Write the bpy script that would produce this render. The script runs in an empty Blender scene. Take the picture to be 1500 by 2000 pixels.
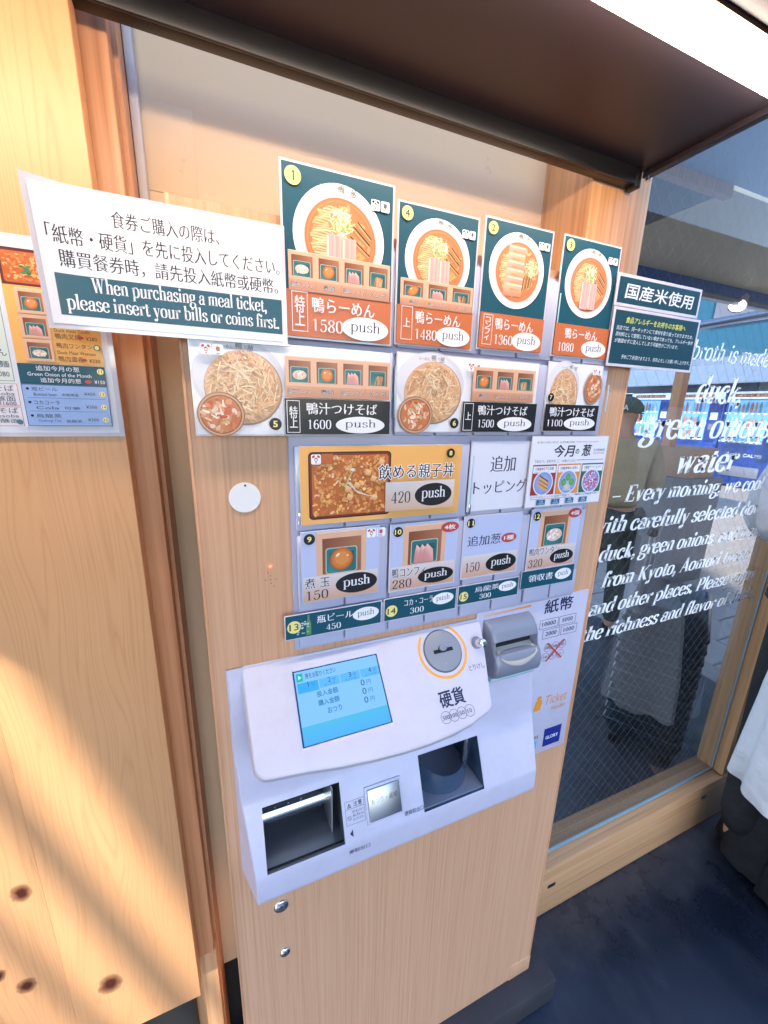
import bpy, bmesh, math, random
from mathutils import Vector, Matrix
random.seed(7)
S = bpy.context.scene
COL = S.collection
CZ = 1.36                      # camera height above the pavement (m)
def W(x, y, z):                # mm, x right / y away from camera / z above camera height -> metres
    return Vector((x / 1000, y / 1000, z / 1000 + CZ))

# ------------------------------------------------------------ camera, sky, sun, exposure
cam = bpy.data.cameras.new('camera')
co = bpy.data.objects.new('camera', cam); COL.objects.link(co); S.camera = co
cam.sensor_fit = 'HORIZONTAL'; cam.sensor_width = 36
cam.lens = 785.95 / 1500 * 36
cam.clip_start = 0.02; cam.clip_end = 400
r_, u_, f_ = (0.92358, -0.38251, 0.02607), (0.07349, 0.24336, 0.96715), (0.37629, 0.89133, -0.25288)
m = Matrix(((r_[0], u_[0], -f_[0], 0), (r_[1], u_[1], -f_[1], 0), (r_[2], u_[2], -f_[2], CZ), (0, 0, 0, 1)))
co.matrix_world = m
w = bpy.data.worlds.new('World'); S.world = w; w.use_nodes = True
nt = w.node_tree; nt.nodes.clear()
sky = nt.nodes.new('ShaderNodeTexSky'); sky.sky_type = 'NISHITA'; sky.sun_disc = False
SUNDIR = Vector((0.42, 0.74, -0.56)).normalized()      # the way the light travels
sky.sun_elevation = math.asin(-SUNDIR.z)
sky.sun_rotation = math.atan2(-SUNDIR.x, -SUNDIR.y)
sky.air_density = 1.0; sky.dust_density = 0.3; sky.ozone_density = 1.0
bg = nt.nodes.new('ShaderNodeBackground'); bg.inputs[1].default_value = 0.14
wo = nt.nodes.new('ShaderNodeOutputWorld')
nt.links.new(sky.outputs[0], bg.inputs[0]); nt.links.new(bg.outputs[0], wo.inputs[0])
sl = bpy.data.lights.new('sun', 'SUN'); sl.energy = 2.0; sl.angle = math.radians(1.3); sl.color = (1, 0.9, 0.76)
so = bpy.data.objects.new('sun', sl); COL.objects.link(so)
so.rotation_euler = SUNDIR.to_track_quat('-Z', 'Y').to_euler()
S.view_settings.view_transform = 'Standard'; S.view_settings.look = 'None'
S.view_settings.exposure = 2.5; S.view_settings.gamma = 1; S.view_settings.use_curve_mapping = False
S.render.resolution_x = 768; S.render.resolution_y = 1024
S.cycles.max_bounces = 8; S.cycles.transparent_max_bounces = 12

# ------------------------------------------------------------ helpers
def lin(c):
    return tuple(((v / 12.92) if v <= 0.04045 else ((v + 0.055) / 1.055) ** 2.4) for v in c)
def hx(s):
    s = s.lstrip('#'); return tuple(int(s[i:i + 2], 16) / 255 for i in (0, 2, 4))
def tag(o, label=None, cat=None, group=None, kind=None):
    if label: o['label'] = label
    if cat: o['category'] = cat
    if group: o['group'] = group
    if kind: o['kind'] = kind
    return o
def empty(name, loc, label=None, cat=None, group=None):
    o = bpy.data.objects.new(name, None); COL.objects.link(o); o.location = loc
    o.empty_display_size = 0.02
    return tag(o, label, cat, group)
def mat(name, col, rough=0.5, metal=0.0, spec=0.5, coat=0.0, emit=None, es=1.0, trans=0, ior=1.45):
    mt = bpy.data.materials.new(name); mt.use_nodes = True
    b = mt.node_tree.nodes['Principled BSDF']
    b.inputs['Base Color'].default_value = (*col, 1)
    b.inputs['Roughness'].default_value = rough; b.inputs['Metallic'].default_value = metal
    b.inputs['Specular IOR Level'].default_value = spec; b.inputs['Coat Weight'].default_value = coat
    b.inputs['Coat Roughness'].default_value = 0.06
    b.inputs['Transmission Weight'].default_value = trans; b.inputs['IOR'].default_value = ior
    if emit:
        b.inputs['Emission Color'].default_value = (*emit, 1); b.inputs['Emission Strength'].default_value = es
    return mt
class NB:                      # tiny node builder
    def __init__(s, mt): s.t = mt.node_tree; s.n = s.t.nodes; s.b = s.n['Principled BSDF']
    def new(s, ty, **k):
        x = s.n.new(ty)
        for a, v in k.items(): setattr(x, a, v)
        return x
    def link(s, a, b): s.t.links.new(a, b)
    def pos(s): return s.new('ShaderNodeNewGeometry').outputs['Position']
    def math(s, op, a, b=None, c=None, clamp=False):
        x = s.new('ShaderNodeMath', operation=op); x.use_clamp = clamp
        for i, v in enumerate((a, b, c)):
            if v is None: continue
            if isinstance(v, (int, float)): x.inputs[i].default_value = v
            else: s.link(v, x.inputs[i])
        return x.outputs[0]
    def mapping(s, src, scale, loc=(0, 0, 0), rot=(0, 0, 0)):
        x = s.new('ShaderNodeMapping'); x.inputs['Scale'].default_value = scale; x.inputs['Location'].default_value = loc
        x.inputs['Rotation'].default_value = rot
        s.link(src, x.inputs[0]); return x.outputs[0]
    def noise(s, src, scale, detail=3, rough=0.5, dist=0):
        x = s.new('ShaderNodeTexNoise'); x.inputs['Scale'].default_value = scale; x.inputs['Detail'].default_value = detail
        x.inputs['Roughness'].default_value = rough; x.inputs['Distortion'].default_value = dist
        if src is not None: s.link(src, x.inputs['Vector'])
        return x.outputs[0]
    def ramp(s, fac, stops):
        x = s.new('ShaderNodeValToRGB'); e = x.color_ramp.elements
        while len(e) < len(stops): e.new(0.5)
        for i, (p, c) in enumerate(stops):
            e[i].position = p; e[i].color = (*c, 1)
        s.link(fac, x.inputs[0]); return x.outputs[0]
    def mix(s, fac, a, b, mode='MIX'):
        x = s.new('ShaderNodeMix', data_type='RGBA', blend_type=mode)
        for i, v in ((0, fac), (6, a), (7, b)):
            if isinstance(v, (int, float)): x.inputs[i].default_value = v
            elif isinstance(v, tuple): x.inputs[i].default_value = (*v, 1)
            else: s.link(v, x.inputs[i])
        return x.outputs[2]
    def bump(s, h, st=0.2, d=0.001):
        x = s.new('ShaderNodeBump'); x.inputs['Strength'].default_value = st; x.inputs['Distance'].default_value = d
        s.link(h, x.inputs['Height']); s.link(x.outputs[0], s.b.inputs['Normal'])
def grain_mat(name, c1, c2, c3, sx=260, sz=3.5, rough=0.45, coat=0.0, axis='Z'):
    mt = mat(name, c1, rough, coat=coat); nb = NB(mt)
    sc = {'Z': (sx, sx, sz), 'X': (sz, sx, sx), 'Y': (sx, sz, sx)}[axis]
    v = nb.mapping(nb.pos(), sc)
    n1 = nb.noise(v, 1, 4, 0.6)
    v2 = nb.mapping(nb.pos(), tuple(q * 0.12 for q in sc)); n2 = nb.noise(v2, 1, 3, 0.5)
    c = nb.ramp(n1, [(0.3, c3), (0.5, c1), (0.68, c2)])
    c = nb.mix(nb.math('MULTIPLY', n2, 0.6), c, tuple(q * 0.78 for q in c1))
    nb.link(c, nb.b.inputs['Base Color']); nb.bump(n1, 0.25, 0.0004)
    return mt
def plank_mat(name, c1, c2, dark, knots, sx=34, sz=1.1, rough=0.42, seed=0.0):
    """pine board with a wandering grain that parts round its knots"""
    mt = mat(name, c1, rough); nb = NB(mt)
    sep = nb.new('ShaderNodeSeparateXYZ'); nb.link(nb.pos(), sep.inputs[0]); X, Z = sep.outputs[0], sep.outputs[2]
    low = nb.noise(nb.mapping(nb.pos(), (5, 5, 1.6), (seed, 0, seed)), 1, 2, 0.5)
    U = nb.math('ADD', X, nb.math('MULTIPLY', nb.math('SUBTRACT', low, 0.5), 0.13))
    kn = None
    wob = nb.math('MULTIPLY', nb.math('SUBTRACT', nb.noise(nb.pos(), 70, 3, 0.6), 0.5), 0.012)
    for (kx, kz, kr, amp) in knots:
        dx = nb.math('SUBTRACT', X, kx); dz = nb.math('MULTIPLY', nb.math('SUBTRACT', Z, kz), 0.42)
        d2 = nb.math('ADD', nb.math('MULTIPLY', dx, dx), nb.math('MULTIPLY', dz, dz))
        d2s = nb.math('ADD', d2, kr * kr * 1.2)
        push = nb.math('DIVIDE', nb.math('MULTIPLY', dx, -amp * kr), d2s)
        U = nb.math('ADD', U, nb.math('MULTIPLY', push, kr))
        dxw = nb.math('ADD', dx, wob)
        d2k = nb.math('ADD', nb.math('MULTIPLY', dxw, dxw), nb.math('MULTIPLY', dz, nb.math('MULTIPLY', dz, 3.5)))
        k = nb.math('SUBTRACT', 1.0, nb.math('DIVIDE', nb.math('SQRT', d2k), kr * 0.9), clamp=True)
        if amp > 0.5: kn = k if kn is None else nb.math('MAXIMUM', kn, k)
    comb = nb.new('ShaderNodeCombineXYZ'); nb.link(nb.math('MULTIPLY', U, sx), comb.inputs[0])
    nb.link(nb.math('MULTIPLY', Z, sz), comb.inputs[2]); comb.inputs[1].default_value = seed
    g = nb.noise(comb.outputs[0], 1.0, 2, 0.5)
    rings = nb.math('FRACT', nb.math('MULTIPLY', g, 17.0))
    line = nb.math('POWER', nb.math('ABSOLUTE', nb.math('SUBTRACT', rings, 0.5)), 3.0)
    fine = nb.noise(nb.mapping(nb.pos(), (420, 420, 9)), 1, 3, 0.6)
    tone = nb.math('ADD', nb.math('MULTIPLY', line, 4.4), nb.math('MULTIPLY', nb.math('SUBTRACT', fine, 0.5), 0.35))
    c = nb.mix(nb.math('MULTIPLY', tone, 0.85, clamp=True), c1, c2)
    big = nb.noise(nb.mapping(nb.pos(), (3, 3, 2.0), (seed * 2, 0, 0)), 1, 2, 0.5)
    c = nb.mix(nb.math('MULTIPLY', big, 0.45), c, c2)
    if kn is not None:
        c = nb.mix(nb.math('MULTIPLY', nb.math('POWER', kn, 0.5), 1.25, clamp=True), c, dark)
    nb.link(c, nb.b.inputs['Base Color']); nb.bump(tone, 0.12, 0.0005)
    return mt

def link_mesh(name, verts, faces, m, parent=None, smooth=None, mats=None, fm=None, loc=None):
    me = bpy.data.meshes.new(name); me.from_pydata([tuple(v) for v in verts], [], faces)
    for q in (mats or [m]): me.materials.append(q)
    if fm: me.polygons.foreach_set('material_index', fm)
    return put(name, me, parent, smooth)
def put(name, me, parent=None, smooth=None, kind=None):
    if smooth is not None:
        me.polygons.foreach_set('use_smooth', [True] * len(me.polygons)); me.set_sharp_from_angle(angle=math.radians(smooth))
    me.update(); o = bpy.data.objects.new(name, me); COL.objects.link(o)
    if parent is not None:
        o.parent = parent; o.matrix_parent_inverse = Matrix.Translation(-wloc(parent))
    if kind: o['kind'] = kind
    return o
def wloc(o):
    v = Vector(o.location)
    return v
def bm_box(bm, a, b, bev=0.0, seg=2):
    x0, y0, z0 = a; x1, y1, z1 = b
    vs = [bm.verts.new(p) for p in ((x0, y0, z0), (x1, y0, z0), (x1, y1, z0), (x0, y1, z0), (x0, y0, z1), (x1, y0, z1), (x1, y1, z1), (x0, y1, z1))]
    fs = [bm.faces.new([vs[i] for i in f]) for f in ((3, 2, 1, 0), (4, 5, 6, 7), (0, 1, 5, 4), (1, 2, 6, 5), (2, 3, 7, 6), (3, 0, 4, 7))]
    if bev > 0:
        es = list({e for f in fs for e in f.edges})
        bmesh.ops.bevel(bm, geom=es, offset=bev, segments=seg, affect='EDGES', profile=0.5)
def box(name, a, b, m, parent=None, bev=0.0, seg=2, smooth=40):
    """a, b in mm (W space)"""
    A, B = W(*a), W(*b); lo = [min(A[i], B[i]) for i in range(3)]; hi = [max(A[i], B[i]) for i in range(3)]
    bm = bmesh.new(); bm_box(bm, lo, hi, bev / 1000, seg)
    me = bpy.data.meshes.new(name); bm.to_mesh(me); bm.free(); me.materials.append(m)
    return put(name, me, parent, smooth if bev else None)
def rebase(o, origin):
    """move a top-level mesh object's origin without moving it"""
    o.data.transform(Matrix.Translation(-origin)); o.location = origin
    return o
def tube(name, pts, r, m, parent=None, n=12, smooth=60, cap=True):
    """pts world metres; r float or list"""
    vs, fs = [], []
    pts = [Vector(p) for p in pts]
    for i, p in enumerate(pts):
        d = (pts[min(i + 1, len(pts) - 1)] - pts[max(i - 1, 0)])
        d = d.normalized() if d.length > 1e-9 else Vector((0, 0, 1))
        a = d.orthogonal().normalized() if i == 0 else (a - d * a.dot(d)).normalized()
        b = d.cross(a); rr = r[i] if isinstance(r, (list, tuple)) else r
        for k in range(n):
            t = 2 * math.pi * k / n; vs.append(p + (a * math.cos(t) + b * math.sin(t)) * rr)
    for i in range(len(pts) - 1):
        for k in range(n):
            k2 = (k + 1) % n; fs.append((i * n + k, i * n + k2, (i + 1) * n + k2, (i + 1) * n + k))
    if cap:
        fs.append(tuple(range(n))[::-1]); fs.append(tuple((len(pts) - 1) * n + k for k in range(n)))
    return link_mesh(name, vs, fs, m, parent, smooth)

# ------------------------------------------------------------ a small serif alphabet, drawn with a broad pen
def PP(*a): return ('P', [(a[i], a[i + 1]) for i in range(0, len(a), 2)])
def LL(x0, y0, x1, y1, w='n'): return ('L', x0, y0, x1, y1, w)
def SS(x, y0, y1, f=''): return ('S', x, y0, y1, f)
def DD(x, y, r=1.0): return ('D', x, y, r)
def HH(x0, x1, y): return ('H', x0, x1, y)
G = {
 'a': (45, [PP(10, 35, 15, 43, 24, 46, 33, 42, 34, 32), SS(34, 7, 34), PP(34, 8, 37, 1, 44, 4), PP(34, 28, 20, 25, 9, 19, 7, 10, 14, 1, 25, 3, 34, 11), DD(11, 35)]),
 'b': (49, [SS(12, 2, 72, 't'), PP(12, 36, 20, 45, 32, 45, 41, 34, 41, 13, 32, 1, 20, 1, 12, 8)]),
 'c': (42, [PP(35, 38, 29, 45, 20, 45, 10, 36, 7, 22, 11, 8, 22, 0, 31, 2, 38, 10), DD(34, 36)]),
 'd': (49, [SS(37, 0, 72, 'te'), PP(37, 37, 30, 45, 18, 45, 8, 34, 8, 13, 17, 1, 28, 1, 37, 9)]),
 'e': (43, [LL(9, 25, 37, 25), PP(37, 25, 35, 39, 24, 46, 12, 42, 6, 27, 9, 9, 21, 0, 31, 2, 38, 11)]),
 'f': (30, [SS(14, 0, 56, 'b'), PP(14, 54, 16, 66, 24, 72, 32, 68), DD(31, 66), LL(4, 45, 28, 45)]),
 'g': (44, [PP(21, 45, 10, 42, 7, 31, 11, 20, 21, 17, 31, 20, 35, 31, 31, 42, 21, 45), LL(31, 42, 43, 46), PP(13, 19, 8, 12, 14, 6, 30, 4, 39, -3, 37, -14, 24, -21, 9, -18, 5, -9, 12, 1)]),
 'h': (50, [SS(12, 0, 72, 'tb'), PP(12, 34, 20, 43, 29, 46, 37, 41, 38, 29), SS(38, 0, 30, 'b')]),
 'i': (25, [SS(12, 0, 45, 'tb'), DD(12, 62, 1.15)]),
 'j': (25, [SS(14, -8, 45, 't'), PP(14, -8, 10, -19, 2, -19), DD(2, -16), DD(13, 62, 1.15)]),
 'k': (49, [SS(12, 0, 72, 'tb'), LL(38, 45, 14, 20), LL(21, 28, 40, 0, 'T'), HH(30, 46, 45), HH(32, 48, 0)]),
 'l': (24, [SS(12, 0, 72, 'tb')]),
 'm': (74, [SS(12, 0, 45, 'tb'), PP(12, 34, 19, 43, 27, 46, 35, 41, 36, 29), SS(36, 0, 30, 'b'), PP(36, 34, 43, 43, 52, 46, 60, 41, 61, 29), SS(61, 0, 30, 'b')]),
 'n': (50, [SS(12, 0, 45, 'tb'), PP(12, 34, 20, 43, 29, 46, 37, 41, 38, 29), SS(38, 0, 30, 'b')]),
 'o': (46, [PP(23, 45, 11, 40, 7, 23, 11, 6, 23, 1, 35, 6, 39, 23, 35, 40, 23, 45)]),
 'p': (50, [SS(12, -22, 45, 'tb'), PP(12, 36, 20, 45, 32, 45, 42, 34, 42, 13, 33, 1, 21, 1, 12, 8)]),
 'r': (35, [SS(12, 0, 45, 'tb'), PP(12, 32, 18, 42, 29, 45), DD(30, 41, 1.1)]),
 's': (37, [PP(31, 35, 25, 45, 15, 45, 8, 37, 11, 28, 22, 23, 31, 16, 31, 6, 21, 0, 11, 2, 6, 12)]),
 't': (31, [SS(14, 8, 58), PP(14, 10, 17, 1, 25, 1, 31, 7), LL(3, 45, 27, 45)]),
 'u': (50, [SS(12, 12, 45, 't'), PP(12, 14, 13, 3, 22, 0, 31, 4, 37, 12), SS(38, 0, 45, 'te')]),
 'v': (44, [LL(9, 45, 23, 0, 'T'), LL(36, 45, 23, 0), HH(1, 17, 45), HH(29, 43, 45)]),
 'w': (64, [LL(8, 45, 20, 0, 'T'), LL(32, 45, 20, 0), LL(32, 45, 44, 0, 'T'), LL(56, 45, 44, 0), HH(0, 16, 45), HH(49, 63, 45)]),
 'y': (44, [LL(9, 45, 23, 2, 'T'), LL(37, 45, 21, -8), PP(21, -8, 16, -19, 8, -19), DD(8, -16), HH(1, 17, 45), HH(29, 43, 45)]),
 'W': (86, [LL(14, 68, 29, 0, 'T'), LL(43, 68, 29, 0), LL(43, 68, 58, 0, 'T'), LL(72, 68, 58, 0), HH(3, 24, 68), HH(35, 52, 68), HH(64, 82, 68)]),
 'E': (56, [SS(15, 0, 68, 'Tb'), LL(15, 67, 48, 67), LL(15, 35, 36, 35), LL(15, 1, 50, 1), LL(48, 67, 48, 53), LL(50, 1, 50, 17), LL(36, 27, 36, 43)]),
 'K': (64, [SS(15, 0, 68, 'Tb'), LL(50, 68, 17, 28), LL(26, 38, 52, 0, 'T'), HH(42, 60, 68), HH(43, 62, 0)]),
 'A': (60, [LL(8, 0, 29, 68), LL(29, 68, 50, 0, 'T'), LL(15, 23, 41, 23), HH(1, 17, 0), HH(40, 60, 0)]),
 'I': (30, [SS(15, 0, 68, 'Tb')]),
 'P': (54, [SS(15, 0, 68, 'Tb'), PP(15, 66, 35, 67, 46, 58, 46, 42, 35, 33, 15, 34)]),
 '0': (44, [PP(22, 65, 11, 58, 7, 33, 11, 8, 22, 1, 33, 8, 37, 33, 33, 58, 22, 65)]),
 '1': (44, [SS(23, 0, 66, 'b'), LL(10, 57, 23, 66)]),
 '2': (44, [PP(9, 50, 12, 61, 23, 66, 35, 60, 35, 46, 24, 27, 8, 5), LL(8, 4, 36, 4, 'M'), LL(36, 4, 39, 14), DD(10, 50)]),
 '3': (44, [PP(9, 54, 14, 64, 25, 66, 34, 58, 32, 44, 19, 36), PP(19, 36, 34, 31, 37, 16, 30, 3, 17, 0, 7, 9), DD(10, 53), DD(9, 11)]),
 '4': (44, [SS(29, 0, 66, 'b'), LL(29, 65, 5, 20), LL(5, 19, 41, 19, 'm')]),
 '5': (44, [LL(11, 62, 36, 63, 'M'), LL(11, 65, 10, 35), PP(10, 36, 22, 42, 34, 35, 36, 18, 28, 2, 15, 0, 7, 9), DD(8, 10)]),
 '6': (44, [PP(34, 59, 26, 66, 14, 58, 8, 34, 10, 10, 22, 1, 34, 8, 37, 21, 32, 35, 22, 39, 11, 30)]),
 '8': (44, [PP(22, 65, 11, 60, 9, 50, 14, 41, 30, 29, 36, 17, 33, 5, 22, 1, 11, 5, 8, 17, 14, 29, 29, 40, 35, 51, 32, 61, 22, 65)]),
 '9': (44, [PP(10, 8, 18, 0, 30, 8, 36, 32, 34, 56, 22, 65, 10, 58, 7, 45, 12, 31, 22, 27, 33, 36)]),
 ',': (22, [DD(11, 4, 1.2), PP(13, 3, 12, -6, 6, -12)]), '.': (22, [DD(11, 4, 1.2)]), '-': (50, [LL(4, 25, 46, 25)]), ' ': (22, []),
}
def catmull(p, k=5):
    if len(p) < 3: return p
    closed = p[0] == p[-1]; out = []
    n = len(p)
    for i in range(n - 1):
        p0 = p[i - 1] if i > 0 else (p[-2] if closed else p[0]); p1, p2 = p[i], p[i + 1]
        p3 = p[i + 2] if i + 2 < n else (p[1] if closed else p[-1])
        for j in range(k):
            t = j / k
            out.append(tuple(0.5 * ((2 * p1[c]) + (-p0[c] + p2[c]) * t + (2 * p0[c] - 5 * p1[c] + 4 * p2[c] - p3[c]) * t * t + (-p0[c] + 3 * p1[c] - 3 * p2[c] + p3[c]) * t ** 3) for c in (0, 1)))
    out.append(p[-1]); return out
def ribbon_polys(pts, wf):
    """quads for a band along pts, wf(dirx, diry, t) -> full width"""
    q = []; n = len(pts); L = []
    for i in range(n):
        a, b = pts[max(i - 1, 0)], pts[min(i + 1, n - 1)]
        dx, dy = b[0] - a[0], b[1] - a[1]; d = math.hypot(dx, dy) or 1; dx /= d; dy /= d
        wd = wf(dx, dy, i / (n - 1)) / 2
        L.append(((pts[i][0] - dy * wd, pts[i][1] + dx * wd), (pts[i][0] + dy * wd, pts[i][1] - dx * wd)))
    for i in range(n - 1): q.append([L[i][1], L[i + 1][1], L[i + 1][0], L[i][0]])
    return q
def serif(text, T=9.0, t=3.0, shear=0.0, track=0.0, cond=1.0):
    """list of polygons, advance width; units 1/100 em"""
    out = []; X = 0; sr = 2.6 if T < 10 else 3.2
    pen = lambda dx, dy, k: t + (T - t) * abs(dy) ** 1.6
    for ch in text:
        adv, st = G.get(ch, G[' ']); P = []
        for s in st:
            if s[0] == 'P': P += ribbon_polys(catmull(s[1], 4), pen)
            elif s[0] == 'L':
                wd = {'T': T, 'n': t, 'M': T * 0.8, 'm': t * 1.5}[s[5]]
                P += ribbon_polys([(s[1], s[2]), (s[3], s[4])], lambda a, b, k: wd)
            elif s[0] == 'S':
                _, x, y0, y1, f = s; P.append([(x - T / 2, y0), (x + T / 2, y0), (x + T / 2, y1), (x - T / 2, y1)])
                e = T * 0.5 + 4.2
                if 'b' in f: P.append([(x - e, y0), (x + e, y0), (x + e, y0 + sr), (x - e, y0 + sr)])
                if 'T' in f: P.append([(x - e, y1 - sr), (x + e, y1 - sr), (x + e, y1), (x - e, y1)])
                if 't' in f: P.append([(x - e - 1, y1 - sr - 2.2), (x, y1 - sr - .5), (x, y1), (x - e - 1, y1 - sr + 0.3)])
                if 'e' in f: P.append([(x, y0), (x + e + 1, y0), (x + e + 1, y0 + sr), (x, y0 + sr)])
            elif s[0] == 'H': P.append([(s[1], s[3] - (0 if s[3] < 5 else sr)), (s[2], s[3] - (0 if s[3] < 5 else sr)), (s[2], s[3] + (sr if s[3] < 5 else 0)), (s[1], s[3] + (sr if s[3] < 5 else 0))])
            elif s[0] == 'D':
                r = (T * 0.52 + 0.8) * s[3] * 0.9
                P.append([(s[1] + r * math.cos(a * math.pi / 5), s[2] + r * math.sin(a * math.pi / 5)) for a in range(10)])
        for p in P: out.append([((x * cond + X + y * shear), y) for x, y in p])
        X += adv * cond + track
    return out, X
# text in the program's own built-in face (its fallback holds the kanji), outlines taken as polygons
_fc = {}
def glyphs(text, bold=0.0, mincho=False, vertical=False):
    key = (text, bold, mincho, vertical)
    if key in _fc: return _fc[key]
    c = bpy.data.curves.new('t', 'FONT'); c.body = '\n'.join(text) if vertical else text; c.resolution_u = 2
    if vertical: c.space_line = 0.78
    c.size = 1; c.fill_mode = 'FRONT'
    o = bpy.data.objects.new('t', c); COL.objects.link(o)
    bpy.context.view_layer.update()
    me = bpy.data.meshes.new_from_object(o.evaluated_get(bpy.context.evaluated_depsgraph_get()))
    bpy.data.objects.remove(o); bpy.data.curves.remove(c)
    V = [[v.co.x, v.co.y] for v in me.vertices]; F = []
    for p in me.polygons:
        f = list(p.vertices)
        ar = sum(V[f[i]][0] * V[f[(i + 1) % len(f)]][1] - V[f[(i + 1) % len(f)]][0] * V[f[i]][1] for i in range(len(f)))
        F.append(f if ar > 0 else f[::-1])
    bpy.data.meshes.remove(me)
    if bold or mincho:
        cnt = {}
        key2 = lambda i: (round(V[i][0], 5), round(V[i][1], 5))
        for f in F:
            for i in range(len(f)):
                a, b = key2(f[i]), key2(f[(i + 1) % len(f)]); cnt[(a, b)] = cnt.get((a, b), 0) + 1
        nrm = {}
        for (a, b) in cnt:
            if (b, a) in cnt: continue
            dx, dy = b[0] - a[0], b[1] - a[1]; d = math.hypot(dx, dy)
            if d < 1e-6: continue
            n = (dy / d, -dx / d)
            nrm.setdefault(a, []).append(n); nrm.setdefault(b, []).append(n)
        hx_, vy_ = (bold + (0.010 if mincho else 0)), (bold - (0.008 if mincho else 0))
        for i in range(len(V)):
            ns = nrm.get(key2(i))
            if not ns: continue
            A = [n[0] * n[0] * hx_ + n[1] * n[1] * vy_ for n in ns]
            if len(ns) >= 2:
                n1, n2 = ns[0], ns[1]; det = n1[0] * n2[1] - n1[1] * n2[0]
                if abs(det) > 0.2:
                    dx = (A[0] * n2[1] - A[1] * n1[1]) / det; dy = (n1[0] * A[1] - n2[0] * A[0]) / det
                else:
                    dx = (n1[0] * A[0] + n2[0] * A[1]) / 2; dy = (n1[1] * A[0] + n2[1] * A[1]) / 2
            else: dx, dy = ns[0][0] * A[0], ns[0][1] * A[0]
            l = math.hypot(dx, dy); mx = 0.035
            if l > mx: dx *= mx / l; dy *= mx / l
            V[i] = [V[i][0] + dx, V[i][1] + dy]
    if not V: V = [[0, 0], [1, 1]]
    xs = [v[0] for v in V]; ys = [v[1] for v in V]
    _fc[key] = (V, F, min(xs), min(ys), max(xs), max(ys)); return _fc[key]

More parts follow.
